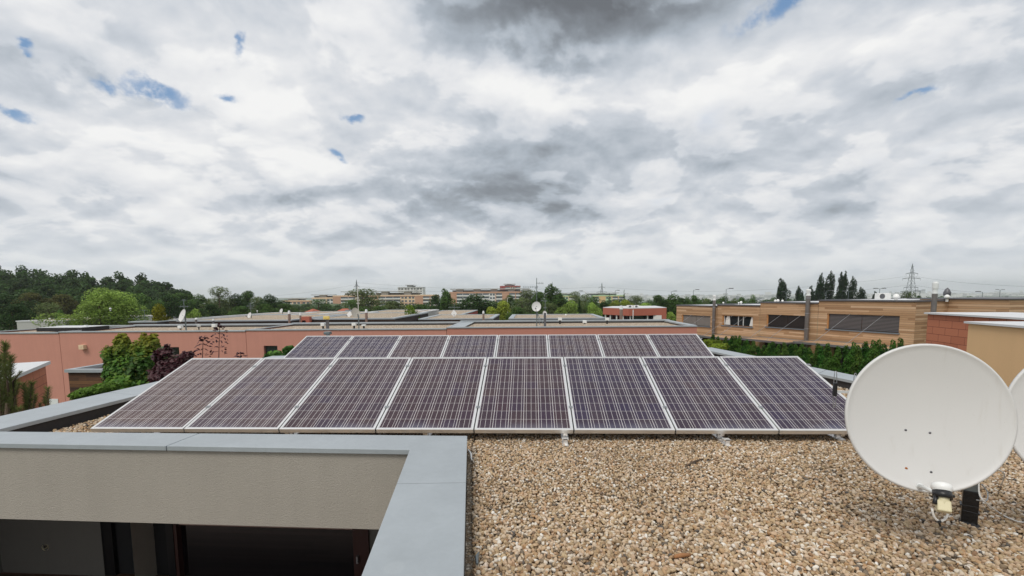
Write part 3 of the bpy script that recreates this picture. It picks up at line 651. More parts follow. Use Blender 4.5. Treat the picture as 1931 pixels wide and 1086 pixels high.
# ------------------------------------------------------------------ big satellite dish
def dish_basis(az, el):
    n = Vector((math.sin(az)*math.cos(el), -math.cos(az)*math.cos(el), math.sin(el))); u = Vector((0, 0, 1)).cross(n).normalized(); return u, n.cross(u), n
def dish_parts(root, c, az, el, a, asp, matn, dep=.055, rim=.013, n=72, rings=14, mi_bolts=()):
    u, v, nn = dish_basis(az, el); c = Vector(c)
    def P3(r, th, h): return c + u*(a*r*math.cos(th)) + v*(a*asp*r*math.sin(th)) + nn*h
    m = MB(); prof = [(k/rings, -dep*(1-(k/rings)**2)) for k in range(rings+1)]
    R_ = [[P3(r, 2*math.pi*k/n, h) for k in range(n)] for r, h in prof[1:]]
    for k in range(n): m.face([P3(0, 0, -dep), R_[0][k], R_[0][(k+1) % n]])
    w = rim/a
    R_ += [[P3(1+w*.35, 2*math.pi*k/n, .004) for k in range(n)], [P3(1+w, 2*math.pi*k/n, -.002) for k in range(n)], [P3(1+w*1.05, 2*math.pi*k/n, -.014) for k in range(n)], [P3(1, 2*math.pi*k/n, -.016) for k in range(n)]]
    R_ += [[P3(r, 2*math.pi*k/n, h-.004) for k in range(n)] for r, h in reversed(prof[1:-1])]
    for i in range(len(R_)-1):
        for k in range(n): m.face([R_[i][k], R_[i+1][k], R_[i+1][(k+1) % n], R_[i][(k+1) % n]])
    for k in range(n): m.face([P3(0, 0, -dep-.004), R_[-1][(k+1) % n], R_[-1][k]])
    m.build('reflector', matn, root, smooth=True)
    def on(lu, lv): rr_ = min(1, math.hypot(lu/a, lv/(a*asp))); return c+u*lu+v*lv+nn*(-dep*(1-rr_*rr_))
    return u, v, nn, on
post = atz(1826, 990, 0)
DC = Vector((2.143, 2.6, .816)); DAZ, DEL, DA, DASP = -.27, .125, .383, 1.05
sd_ = thing('satellite_dish', (post.x, post.y, 0), 'large white satellite dish on a black wrapped post, nearest the camera on the gravel', 'satellite dish')
u, v, nn, on = dish_parts(sd_, DC, DAZ, DEL, DA-.013, DASP, 'dish_white')
def on_px(px, py):
    r = ray(px, py); t_ = ((DC-EYE).dot(nn))/r.dot(nn); h = EYE+r*t_-DC; return on(h.dot(u), h.dot(v)) , h.dot(u), h.dot(v)
for k, (px, py) in enumerate(((1716.2, 813.5), (1763.4, 819), (1712.7, 885), (1760.3, 892))):
    q = on_px(px, py)[0]; m = MB()
    m.lathe(q, [(.0062, -.001), (.0062, .0015), (.004, .003), (0, .0032)] if k != 2 else [(.0072, -.001), (.0068, .001), (0, .0012)], 12, nn)
    m.build('bolt', 'steel_dark' if k != 2 else 'rust', sd_, smooth=True)
ab = on_px(1735, 917)[0]; LN = aty(1777, 934, 2.27)
K_ = 1.32
m = MB(); m.tube([ab-nn*.02, LN-nn*.005], .0105, 12); m.tube([ab-nn*.004, ab+nn*.012], .017, 12); m.build('arm', 'white_metal', sd_, smooth=True)
ld = ((DC+v*.05-LN).normalized()+Vector((0, 0, .5))).normalized()
def sc_(pr): return [(r*K_, h*K_) for r, h in pr]
m = MB(); m.lathe(LN, sc_([(.0, -.05), (.017, -.05), (.019, -.02), (.021, .012)]), 20, ld); lnb = m.build('receiver_head', 'cream_plastic', sd_, smooth=True)
m = MB(); m.lathe(LN, sc_([(.0, .046), (.018, .045), (.0275, .040), (.031, .032), (.031, .022), (.024, .012)]), 28, ld); m.build('cap', 'white_plastic', lnb, smooth=True)
m = MB(); m.lathe(LN, sc_([(.0245, -.012), (.0285, -.012), (.0285, .014), (.0245, .014), (.0245, -.012)]), 24, ld)
m.tube([LN+RT*.026*K_, LN+RT*.042*K_-ld*.006], .007, 8); m.tube([LN-RT*.022*K_, LN-RT*.03*K_-ld*.04], .010, 8); m.build('clamp', 'black_plastic', lnb, smooth=True)
T_ = Matrix.Translation(LN) @ ld.to_track_quat('Z', 'Y').to_matrix().to_4x4()
m = MB(); m.M = T_; m.box(-.020*K_, .020*K_, -.016*K_, .018*K_, -.060*K_, -.020*K_); m.build('housing', 'cream_plastic', lnb, bevel=.006)
loop = []
for k in range(15):
    a_ = math.pi*k/14; loop.append(LN - Vector((0, 0, .066)) + RT*(-.040*math.cos(a_)) - UP*(.062*math.sin(a_)) + FW*.004)
m = MB(); m.tube(loop, .0052, 8); m.build('cable_loop', 'cable_white', lnb, smooth=True)
q = loop[6]; m = MB(); m.tube([q-RT*.008-UP*.001, q+RT*.008-UP*.003], .0075, 8); m.tube([q-UP*.004, q+RT*.008-UP*.024], [.006, .004], 8); m.build('cable_tie', 'black_plastic', lnb)
# post: galvanised tube wrapped in bitumen at its foot
m = MB((post.x, post.y, 0), -.66); m.box(-.034, .034, -.026, .026, .0, .95); m.build('post', 'galv', sd_, bevel=.006)
zb = aty(1820, 931, post.y-.06).z
m = MB((post.x, post.y, 0), -.66); m.box(-.039, .039, -.031, .031, -.02, zb); m.box(-.0412, .0412, -.0332, .0332, zb*.38, zb*.44, Matrix.Rotation(.05, 4, 'Y')); m.box(-.0412, .0412, -.0332, .0332, zb*.56, zb*.60, Matrix.Rotation(-.06, 4, 'Y')); m.lathe((0, 0, 0), [(.062, .0), (.055, .012), (.040, .03)], 10); m.build('post_wrap', 'black_wrap', sd_, bevel=.005)
m = MB(); bk = DC - nn*.09; m.box(-.06, .06, -.03, .03, -.09, .09, Matrix.Translation(bk+v*-.02) @ nn.to_track_quat('Y', 'Z').to_matrix().to_4x4()); m.tube([bk, Vector((post.x, post.y, bk.z-.02))], .03, 10); m.build('bracket', 'galv', sd_)
# second dish, cut by the right edge of the photo
c2 = Vector((3.045, 2.62, .80)); s2 = thing('satellite_dish', (c2.x+.45, c2.y+.3, 0), 'white satellite dish cut off by the right edge of the photo', 'satellite dish')
u2, v2, n2, on2 = dish_parts(s2, c2, -.38, .16, .37, 1.05, 'dish_white')
m = MB((c2.x+.45, c2.y+.3, 0)); m.box(-.05, .05, -.05, .05, 0, .95); m.tube([(-.35, -.22, .8), (0, 0, .8)], .03, 8); m.build('post', 'galv', s2)
m = MB(); m.tube([on2(0, -.36), c2+n2*.42-v2*.30], .01, 8); m.build('arm', 'galv', s2)
def cable(name, pts, r, m_, label):
    pts = [Vector(p) for p in pts]; out = []
    for i in range(len(pts)-1):
        p0, p1, p2, p3 = pts[max(i-1, 0)], pts[i], pts[i+1], pts[min(i+2, len(pts)-1)]
        for k in range(6):
            s_ = k/6; out.append(.5*((2*p1)+(p2-p0)*s_+(2*p0-5*p1+4*p2-p3)*s_*s_+(3*p1-p0-3*p2+p3)*s_**3))
    out.append(pts[-1]); mb = MB(); mb.tube(out, r, 7); o = mb.build(name, m_, smooth=True); return tag(o, label, 'cable')
cable('cable', [aty(1846, 905, 3.0), aty(1847, 932, 2.95), aty(1858, 947, 2.9), atz(1880, 964, .035), atz(1905, 978, .032), atz(1931, 985, .032), atz(1990, 985, .03)], .0042, 'cable_white', 'white cable running from the black post to the right edge over pebbles')
cable('cable', [aty(1851, 913, 3.06), aty(1862, 928, 3.04), aty(1860, 944, 3.0), aty(1842, 943, 2.93)], .004, 'steel', 'grey cable loop hanging beside the black post')
cable('cable', [aty(1884, 886, 3.3), aty(1893, 892, 3.35), aty(1893, 902, 3.4), atz(1888, 914, .03)], .0045, 'cable_white', 'short white cable end between the two satellite dishes')

# antenna with vertical folded dipoles, behind the dish
ap = aty(1770, 742, 3.9)
an = thing('aerial', (ap.x, ap.y, 0), 'small aerial with two upright wire loops poking out left of the large dish', 'aerial')
e0, e1 = aty(1576, 738, 3.25), aty(1770, 750, 3.9)
m = MB(); m.box(-.0, (e1-e0).length, -.008, .008, -.008, .008, Matrix.Translation(e0) @ (e1-e0).to_track_quat('X', 'Z').to_matrix().to_4x4()); m.build('boom', 'white_metal', an)
m = MB(); m.tube([(e1.x, e1.y, 0.0), (e1.x, e1.y, .95)], .02, 10); m.build('pole', 'galv', an)
for px, top, bot in ((1576, 700, 768), (1613, 704, 772)):
    f_ = (px-1576)/(1770-1576); Yq = 3.25+.65*f_; t0, b0 = aty(px, top, Yq), aty(px-3, bot, Yq); cxy = (t0+b0)/2; H_ = (t0.z-b0.z)/2; pts = []; sl_ = (t0.x-b0.x)/2
    for k in range(25):
        a_ = 2*math.pi*k/24; z_ = math.copysign(min(1, abs(math.sin(a_))*1.15), math.sin(a_)); pts.append(Vector((cxy.x+.008*math.cos(a_)+sl_*z_, cxy.y-.004*math.cos(a_), cxy.z+H_*z_)))
    m = MB(); m.tube(pts, .0022, 6, cap=False); m.build('dipole', 'steel', an, smooth=True)
    m = MB((cxy.x, cxy.y, cxy.z)); m.box(-.010, .010, -.012, .012, -.045, .045); m.build('insulator', 'black_plastic', an, bevel=.003)
# ================================================================== NEIGHBOURING HOUSES
# pink terrace across the garden: four houses under one roof line
YP = 27.0
pts_top = {0: 627.5, 111: 626.6, 463: 622.3, 842: 618.2, 1315: 613.7}
ZR = aty(700, 620, YP).z
def pink_pt(px): return V2(aty(px, pts_top[px], YP)) if px else V2(aty(-60, 628, YP))
edges = [pink_pt(k) for k in (0, 111, 463, 842, 1315)]
YB = 32.6
lab = ['pink rendered flat roof house at the left edge behind the pine', 'pink rendered house with a wide dark window behind the maple shrubs', 'pink rendered house with a small square window above the panels', 'salmon rendered house forming the right end of the pink terrace']
for i in range(4):
    xa, xb = edges[i].x, edges[i+1].x; zr = ZR + (-.10, -.05, 0, .07)[i]
    h = thing('terrace_house', ((xa+xb)/2, YP, GZ), lab[i], 'house', 'pink terraced houses')
    g_ = .012
    holes = []
    def hole(pxa, pxb, pya, pyb): a, b = aty(pxa, pya, YP), aty(pxb, pyb, YP); return (a.x, b.x, b.z, a.z)
    if i == 1: holes = [hole(205, 340, 655, 689)]
    if i == 2: holes = [hole(497, 524, 652, 672)]
    m = MB(); m.wall(xa+g_, xb-g_, GZ, zr-.06, holes, YP, .16); m.face([(xb-g_, YP, GZ), (xb-g_, YB, GZ), (xb-g_, YB, zr-.06), (xb-g_, YP, zr-.06)]); m.face([(xa+g_, YB, GZ), (xa+g_, YP, GZ), (xa+g_, YP, zr-.06), (xa+g_, YB, zr-.06)]); m.face([(xb-g_, YB, GZ), (xa+g_, YB, GZ), (xa+g_, YB, zr-.06), (xb-g_, YB, zr-.06)])
    m.build('wall', 'pink_stucco' if i < 3 else 'pink_stucco_orange', h)
    m = MB(); m.box(xa+.2, xb-.2, YP+.22, YB-.3, zr-.16, zr-.13); m.build('roof', 'roof_gravel', h)
    m = MB(); m.box(xa, xb, YP-.05, YP+.24, zr-.06, zr); m.box(xa, xb, YB-.3, YB+.1, zr-.02, zr+.07)
    m.box(xa, xa+.16, YP+.24, YB-.3, zr-.06, zr-.012); 
    if i == 3: m.box(xb-.38, xb+.03, YP+.24, YB-.3, zr-.06, zr+.02); m.box(xa+.16, xa+.95, YP+.24, YB-.3, zr-.05, zr-.022)
    m.build('coping', 'zinc', h)
    m = MB(); m.box(xa+.2, xb-.2, YB-.36, YB-.31, zr-.15, zr-.02); m.build('upstand', 'bitumen', h)
    for q in holes:
        m = MB(); a, b, c, d = q; m.box(a, b, YP+.16, YP+.20, c, d); wn = m.build('window', 'window_frame', h)
        m = MB(); m.box(a+.06, b-.06, YP+.15, YP+.158, c+.06, d-.06); m.build('pane', 'glass' if i == 2 else 'dark_glass', wn)
        if i == 1:
            m = MB(); bl = aty(222, 660, YP); br_ = aty(236, 676, YP); m.box(bl.x-.25, br_.x+.1, YP+.12, YP+.149, br_.z, bl.z); m.build('curtain', 'blind_grey', wn)
        m = MB(); m.box(a-.04, b+.04, YP-.05, YP+.10, c-.05, c); m.build('sill', 'zinc_edge', wn)
    if i == 0:
        m = MB(); a, b = aty(62, 752, YP), aty(113, 785, YP); m.box(a.x, b.x, YP-.03, YP+.0, b.z-.6, a.z); m.build('garage_door', 'white_metal', h)
wlm = aty(159, 654, YP); m = MB((wlm.x, YP, wlm.z)); m.box(-.15, .15, -.22, 0.0, -.13, .13); m.box(-.11, .06, -.228, -.22, -.03, .07)
o = m.build('wall_lamp', 'cream', bevel=.02); tag(o, 'boxy cream wall lamp on the pink wall left of the wide window', 'wall lamp')
# raised dark roof hatch on the left house
a = aty(65, 618, YP+1.2); b = aty(163, 614, YP+1.6)
m = MB((a.x, YP+1.3, ZR-.14)); m.box(0, b.x-a.x, 0, 1.9, 0, .22); hb = m.build('roof_hatch', 'dark_slab'); tag(hb, 'low black roof hatch with pale lid on the leftmost pink house', 'roof hatch')
m = MB((a.x, YP+1.3, ZR-.14)); m.box(.08, b.x-a.x-.08, .08, 1.82, .222, .25); m.build('lid', 'slab_roof', hb)

# vents, dishes, antennas on the pink roof
def vent(px, ytop, ybot, Y, wpx=8, label='', body='black_plastic', cap='white_metal', zb=None):
    t0 = aty(px, ytop, Y); b0 = aty(px, ybot, Y); s_ = wpx/F*Y/2; zb = ZR-.14 if zb is None else zb; h_ = t0.z-b0.z
    o = thing('roof_vent', (t0.x, Y, zb), label, 'vent')
    m = MB((t0.x, Y, 0)); m.lathe((0, 0, 0), [(s_*.5, zb), (s_*.5, t0.z-h_*.4)], 10); m.build('pipe', body, o)
    m = MB((t0.x, Y, 0)); m.box(-s_, s_, -s_, s_, t0.z-h_*.5, t0.z) if cap == 'white_metal' else m.lathe((0, 0, 0), [(s_, t0.z-h_*.5), (s_, t0.z), (0, t0.z+.02)], 12); m.build('cap', cap, o, bevel=.01)
    return o
for px, yt, yb, lb in ((340, 614, 624, 'vent pipe with white cap under the left roof dish on the pink terrace'), (374.5, 611, 621, 'small white capped vent between two larger ones on the left pink roof'), (404, 611, 622, 'white capped vent just left of the tall red leaved twig'),
                       (609, 609, 620, 'white capped vent left of the yellow aerial panel'), (667.5, 609, 619, 'white capped vent beside the thin mast on the pink roof'), (686, 612, 617, 'low black vent stub right of the thin mast on the pink roof'),
                       (1102.5, 604, 614, 'white capped vent standing alone near the right of the pink roof'), (1145, 599, 609, 'white capped vent before the red house on the pink roof'), (1056, 599, 609, 'slim white vent right of the black post on the pink roof'), (162, 613, 619, 'small white vent beside the black roof hatch')):
    vent(px, yt, yb, YP+2.2 if yt > 606 else YP+4.2, 7 if 'small' not in lb else 5, lb)
def small_dish(px, py, wpx, hpx, Y, zb, label, az=0.0, m_='dish_white', diamond=False, postr=.03, name='satellite_dish', el=.35):
    c = aty(px, py, Y); a = wpx/F*Y/2/math.cos(az) if abs(az) < 1.2 else wpx/F*Y; asp = (hpx/F*Y/2)/a/math.cos(el)
    o = thing(name, (c.x+math.sin(-az)*.15, Y+.18, zb), label, 'satellite dish')
    if diamond:
        m = MB(); n_ = dish_basis(az, el); uu, vv, nnn = n_; P_ = [c+uu*a, c+vv*a*asp, c-uu*a, c-vv*a*asp]; m.face(P_); m.face([p-nnn*.03 for p in P_[::-1]])
        for k in range(4): m.face([P_[k], P_[k]-nnn*.03, P_[(k+1) % 4]-nnn*.03, P_[(k+1) % 4]])
        m.build('reflector', m_, o)
    else: dish_parts(o, c, az, el, a, asp, m_, dep=a*.15, rim=a*.03, n=28, rings=5)
    u, v, nn = dish_basis(az, el)
    m = MB(); m.tube([(c.x+math.sin(-az)*.15, Y+.18, zb), (c.x+math.sin(-az)*.15, Y+.18, c.z)], postr, 8); m.tube([(c.x+math.sin(-az)*.15, Y+.18, c.z), c-nn*a*.14], postr, 8); m.build('post', 'galv', o)
    tip = c-v*a*asp*.55+nn*a*1.0; m = MB(); m.tube([c-v*a*asp*.98, tip], .014, 6); m.lathe(tip, [(0, -.06), (.035, -.06), (.035, .06), (0, .06)], 8, nn); m.build('receiver_arm', 'steel_dark', o)
    return o
zp = ZR-.14
small_dish(343, 595, 18.5, 24, YP+1.4, zp, 'white oval dish below a double aerial at the left of the pink roof', -.55)
small_dish(1011.5, 578, 17, 18, YP+1.6, zp, 'white round dish high on a braced mast in the middle of the pink roof', -.15, el=.2)
small_dish(1027.5, 591, 7.5, 9.5, YP+4.4, zp, 'little white dish beside the black post on the pink roof', .3)
def yagi(o, base, top, bars, r=.018, m_='galv'):
    """mast with horizontal aerials: bars = (z, boom length left, right, cross count)"""
    m = MB(); m.tube([base, top], r, 8); m.build('mast', m_, o)
    for z, l, rg, n in bars:
        m = MB((base[0], base[1], z)); m.tube([(-l, 0, 0), (rg, 0, 0)], r*.6, 6)
        for k in range(n): x = -l+(l+rg)*(k+.5)/n; m.tube([(x, -.18, 0), (x, .18, 0)], r*.4, 5); m.tube([(x, 0, -.07), (x, 0, .07)], r*.4, 5)
        m.build('aerial_bar', m_, o)
def mast(px, ytop, Y, zb, label, bars, r=.02, name='aerial_mast', cat='aerial', m_='galv'):
    t0 = aty(px, ytop, Y); o = thing(name, (t0.x, Y, zb), label, cat)
    yagi(o, (t0.x, Y, zb), (t0.x, Y, t0.z), [(aty(px, py, Y).z, l, rg, n) for py, l, rg, n in bars], r, m_); return o
mast(346, 564, YP+1.7, zp, 'double aerial on a mast above the left white dish', [(566, .12, .12, 3), (578, .28, .28, 4)])
mast(1012, 524, YP+1.9, zp, 'tall thin aerial mast above the round white dish in the middle', [(534, .05, .42, 5), (541, .85, .1, 7), (543, .12, .06, 2)], .02)
mast(1028, 566, YP+4.6, zp, 'short aerial mast above the little white dish', [(567, .28, .12, 4), (580, .12, .12, 2)])
mast(676, 594, YP+1.5, zp, 'thin mast rising between the yellow aerial panel and the flue', [], .035)
bp_ = aty(1027.5, 590, YP+1.6); o = thing('aerial_post', (bp_.x, YP+1.6, zp), 'thick black post standing beside the little white dish', 'post'); m = MB((bp_.x, YP+1.6, 0)); m.box(-.07, .07, -.07, .07, zp, bp_.z); m.build('post', 'steel_dark', o)
br = thing('mast_brace', tuple(aty(1018, 612, YP+1.6).xy)+(zp,), 'slanting steel brace legs under the round white dish', 'brace'); m = MB()
for (xa, ya), (xb, yb) in (((1013, 590), (1024, 611)), ((1013, 592), (1018, 613)), ((1016, 603), (1022, 601))): m.tube([aty(xa, ya, YP+1.7), aty(xb, yb, YP+1.5)], .018, 6)
m.build('strut', 'galv', br)
yp_ = aty(617, 599, YP+2.0); o = thing('panel_aerial', (yp_.x, YP+2.0, zp), 'yellow panel aerial on a thick black post', 'aerial')
m = MB((yp_.x, YP+2, 0)); m.box(-.08, .08, -.06, .06, zp, yp_.z, Matrix.Translation((0, 0, 0))); m.build('post', 'steel_dark', o)
m = MB((yp_.x, YP+1.9, yp_.z)); m.box(-.19, .19, -.05, .04, -.10, .10); m.box(-.15, -.03, -.07, -.05, -.06, .04).box(.05, .15, -.07, -.05, -.06, .04); m.build('panel', 'yellow_panel', o, bevel=.01)

# small buildings left of our roof
TL = aty(85, 683, 13.5)
A0, B0 = V2(TL), V2(aty(-40, 694, 9.5))
lb = thing('tiled_annex', (A0.x, A0.y, GZ), 'orange tile clad block with pale roof edge at the left edge behind the pine', 'building')
d = (A0-B0).normalized(); an_ = math.atan2(d.y, d.x); L = (A0-B0).length; zt_ = TL.z
m = MB((B0.x, B0.y, 0), an_); m.box(0, L, 0, 5.0, GZ, zt_-.07); m.build('wall', 'terracotta', lb)
m = MB((B0.x, B0.y, 0), an_); m.box(-.1, L+.10, -.10, 5.1, zt_-.07, zt_+.02); m.build('coping', 'slab_roof', lb)
dw = aty(128, 697, 17.5); dw2 = aty(215, 697, 17.5)
o = thing('timber_shed', (dw.x, 17.5, GZ), 'dark slatted timber shed with a metal roof edge left of the maple shrub', 'shed')
m = MB(); m.box(dw.x, dw2.x, 17.5, 20.2, GZ, dw.z-.10); m.build('wall', 'dark_wood_warm', o)
m = MB(); m.box(dw.x-.05, dw2.x+.05, 17.4, 17.62, dw.z-.10, dw.z+.02); m.box(dw.x-.05, dw.x+.16, 17.62, 20.3, dw.z-.10, dw.z+.02); m.box(dw.x-.05, dw2.x, 20.05, 20.3, dw.z-.10, dw.z+.02); m.build('coping', 'zinc', o)
m = MB(); m.box(dw.x+.16, dw2.x-.1, 17.62, 20.05, dw.z-.20, dw.z-.14); m.build('roof', 'window_frame', o)

# ------------------------------------------------------------------ larch clad terrace on the right
WA, WB = (12.40, 41.0), (19.73, 25.0)
wd = Vector((WB[0]-WA[0], WB[1]-WA[1])).normalized(); wang = math.atan2(wd.y, wd.x)
def wl_(px, py): p = atl(px, py, WA, WB); return (V2(p)-Vector(WA)).dot(wd), p.z
units = [(1276, 1353, 575.5, [(1286, 1340, 594.5, 614)]), (1353, 1434, 574.5, [(1362, 1420, 595.5, 615)]), (1434, 1544, 569.5, [(1446, 1526, 594.5, 618.5)]), (1544, 1729, 565.5, [(1560, 1697, 593.5, 624)])]
wlab = ['larch clad house at the far left end of the timber terrace, grey closed blind', 'larch clad house with an uncovered window holding a plant', 'larch clad house with a dark window left of the tall flue', 'largest larch clad house with long striped blinds at the near end of the timber terrace']
for i, (pa, pb, yt, wins) in enumerate(units):
    ym = yt; xa = wl_(pa, ym)[0]; xb = wl_(pb, ym)[0]; zt_ = wl_((pa+pb)/2, yt)[1]
    xa += 0 if i == 0 else .012
    h = thing('timber_house', (*(Vector(WA)+wd*xa), GZ), wlab[i], 'house', 'larch clad terraced houses')
    holes = []
    for (wa, wb, wt, wbm) in wins: holes.append((wl_(wa, wt)[0], wl_(wb, wt)[0], wl_((wa+wb)/2, wbm)[1], wl_((wa+wb)/2, wt)[1]))
    z2 = holes[0][2]-1.35; low = (holes[0][0]-.1+.6*(i % 2), holes[0][1]-.2, z2-1.8, z2+.40)
    M_ = (*WA, 0)
    m = MB(M_, wang); m.wall(xa, xb-.012, GZ, zt_-.08, holes+[low], 0, .2)
    if i == 3: m.face([(xb-.012, 0, GZ), (xb-.012, 9, GZ), (xb-.012, 9, zt_-.08), (xb-.012, 0, zt_-.08)])
    if i == 0: m.face([(xa, 9, GZ), (xa, 0, GZ), (xa, 0, zt_-.08), (xa, 9, zt_-.08)])
    else: m.face([(xa, 9, zt_-.6), (xa, 0, zt_-.6), (xa, 0, zt_-.08), (xa, 9, zt_-.08)])
    m.build('wall', 'larch', h)
    m = MB(M_, wang); m.box(xa-.03, xb-.015+(.05 if i == 3 else 0), -.06, .30, zt_-.08, zt_); m.box(xa-.03, xa+.25, .30, 9, zt_-.08, zt_); m.box(xb-.25, xb-.015+(.05 if i == 3 else 0), .30, 9, zt_-.08, zt_); m.box(xa+.25, xb-.25, 8.7, 9, zt_-.08, zt_); m.build('coping', 'steel_dark', h)
    m = MB(M_, wang); m.box(xa+.25, xb-.25, .30, 8.7, zt_-.14, zt_-.03); m.build('roof', 'slab_roof', h)
    for j, (a, b, c, d_) in enumerate(holes+[low]):
        m = MB(M_, wang); m.box(a, b, .19, .24, c, d_); m.box(a, a+.06, .04, .19, c, d_); wn = m.build('window', 'orange_wood' if j == 0 else 'window_frame', h)
        open_ = (i == 1 and j == 0); dk = 'blind' if i == 3 else ('blind_grey' if i == 0 else 'blind_dark')
        m = MB(M_, wang)
        if open_:
            m.box(a+.07, b-.04, .16, .168, c+.04, d_-.04); m.build('pane', 'glass', wn)
            m = MB(M_, wang)
            for q in (.0, .46, .62): m.box(a+.1+(b-a)*q, a+.14+(b-a)*q, .12, .158, c+.04, d_-.04)
            m.build('sash', 'white_metal', wn)
            for q in (.06, .86): m = MB(M_, wang); xx = a+(b-a)*q; m.face([(xx, .13, c+.05), (xx+.5, .13, c+.05), (xx+.42, .13, d_-.05), (xx+.15, .13, d_-.05)]); m.build('curtain', 'far_white', wn)
        else:
            half = (a+b)/2
            m.box(a+.07, half-.015, .10, .13, c+.02, d_-.02); m.box(half+.015, b-.03, .10, .13, c+.02, d_-.02); m.build('blind', dk if j == 0 else 'blind_dark', wn)
        m = MB(M_, wang); m.box(a-.05, b+.05, -.07, .12, c-.06, c); m.build('sill', 'zinc_edge', wn)
    # slatted canopy on stay rods over the garden door
    zc = z2+.60; ca, cb = xa+.15, xb-.25
    m = MB(M_, wang); m.box(ca, cb, -2.3, -2.2, zc-.06, zc+.06); m.box(ca, ca+.09, -2.2, -.02, zc-.05, zc+.05); m.box(cb-.09, cb, -2.2, -.02, zc-.05, zc+.05); m.box(ca+.09, cb-.09, -.12, -.03, zc-.05, zc+.05)
    cf = m.build('canopy', 'steel', h)
    m = MB(M_, wang); m.box(ca+.09, cb-.09, -2.2, -.12, zc-.03, zc+.01); m.build('slats', 'larch', cf)
    m = MB(M_, wang)
    for q in (.3, .75): x_ = holes[0][0]+(holes[0][1]-holes[0][0])*q; m.tube([(x_+.2, -.02, holes[0][3]+.02), (x_-.4, -2.2, zc+.06)], .012, 5)
    m.build('stay_rod', 'steel', cf)
# flues on the timber terrace
def flue(px, ytop, ybot, wpx, label, dy=-.22, m_='pipe_steel'):
    X_, zt_ = wl_(px, ytop); zb_ = max(GZ, wl_(px, ybot)[1]); p = Vector(WA)+wd*X_; Yd = p.y; r_ = wpx/F*Yd/2
    o = thing('flue', (*(p+Vector((wd.y, -wd.x))*.22), zb_), label, 'chimney flue'); M_ = (*WA, 0)
    m = MB(M_, wang); m.lathe((X_, -.22, 0), [(r_, zb_), (r_, zt_-.35)], 14)
    k = zb_+.4
    m.build('pipe', m_, o, smooth=True)
    m = MB(M_, wang)
    while k < zt_-.5: m.lathe((X_, -.22, 0), [(r_*1.12, k), (r_*1.12, k+.05)], 14); m.box(X_-.02, X_+.02, -.22, 0, k, k+.05); k += .95
    m.build('band', 'steel', o)
    m = MB(M_, wang); m.lathe((X_, -.22, 0), [(r_*1.1, zt_-.42), (r_*1.1, zt_-.34), (r_*.85, zt_-.33), (r_*.85, zt_-.16), (r_*1.1, zt_-.16), (r_*1.1, zt_-.05), (r_*.8, zt_), (0, zt_)], 14); m.build('cap', 'white_metal', o)
flue(1351.5, 556, 660, 5.5, 'thin steel flue on the larch wall at the far end'); flue(1529.5, 545, 690, 7.5, 'tall steel flue rising between the dark window and the striped blinds')
def dome(px, py, wpx, Y, label, m_='white_plastic', name='roof_dome'):
    p = aty(px, py, Y); r_ = wpx/F*Y/2; o = thing(name, (p.x, Y, p.z-r_*2.2), label, 'roof vent')
    m = MB((p.x, Y, p.z)); m.lathe((0, 0, 0), [(r_*.55, -r_*2.2), (r_*.55, -r_*.6), (r_, -r_*.6), (r_*1.02, 0), (r_*.8, r_*.6), (r_*.4, r_*.92), (0, r_)], 14); m.build('dome', m_, o, smooth=True)
for px, py, w_, Y, lb in ((1364, 571, 3.5, 37, 'small white vent dome right of the thin flue on the timber terrace'), (1393, 571, 3, 36, 'smaller of the two white domes on the second timber house'), (1397.5, 570, 4.5, 36, 'larger of the two white domes on the second timber house'),
                          (1462, 567, 4.5, 33, 'left of three white domes under the first poplar'), (1467, 566.5, 5, 33, 'middle of three white domes under the first poplar'), (1475.5, 567, 4, 33, 'right of three white domes under the first poplar'),
                          (1690, 559, 10, 27, 'big white dome right of the air conditioner'), (1786, 559.5, 8, 26, 'white dome beside the dark cowl behind the right flue')):
    dome(px, py, w_, Y, lb)
p = aty(1664, 558.5, 27.5); s_ = 27.5/F
o = thing('air_conditioner', (p.x, 27.5, p.z-5.5*s_), 'white air conditioner unit with round fan on the largest timber house', 'air conditioner')
m = MB((p.x, 27.5, p.z)); m.box(-6*s_, 18*s_*.85, 0, .35, -5.5*s_, 5.5*s_); m.build('case', 'white_plastic', o, bevel=.02)
m = MB((p.x+.0, 27.5, p.z)); m.lathe((-.3*s_, -.002, 0), [(4.6*s_, 0), (4.6*s_, -.02), (3.6*s_, -.015), (0, -.01)], 18, (0, 1, 0)); m.build('fan_grille', 'steel_dark', o)
p = aty(1786, 552, 26.3); o = thing('roof_cowl', (p.x, 26.3, p.z-.4), 'dark pointed cowl standing behind the right white dome', 'cowl'); m = MB((p.x, 26.3, p.z)); m.lathe((0, 0, 0), [(.05, -.4), (.05, -.15), (.15, -.15), (.17, 0), (.10, .18), (0, .28)], 12); m.build('cowl', 'steel_dark', o, smooth=True)

# timber wing behind, right
q0, q1 = V2(aty(1729, 565.5, WB[1]-.1)), None
zt_ = wl_(1640, 565.5)[1]
e = Vector((wd.y, -wd.x))*-1; corner = Vector(WA)+wd*wl_(1729, 565.5)[0]
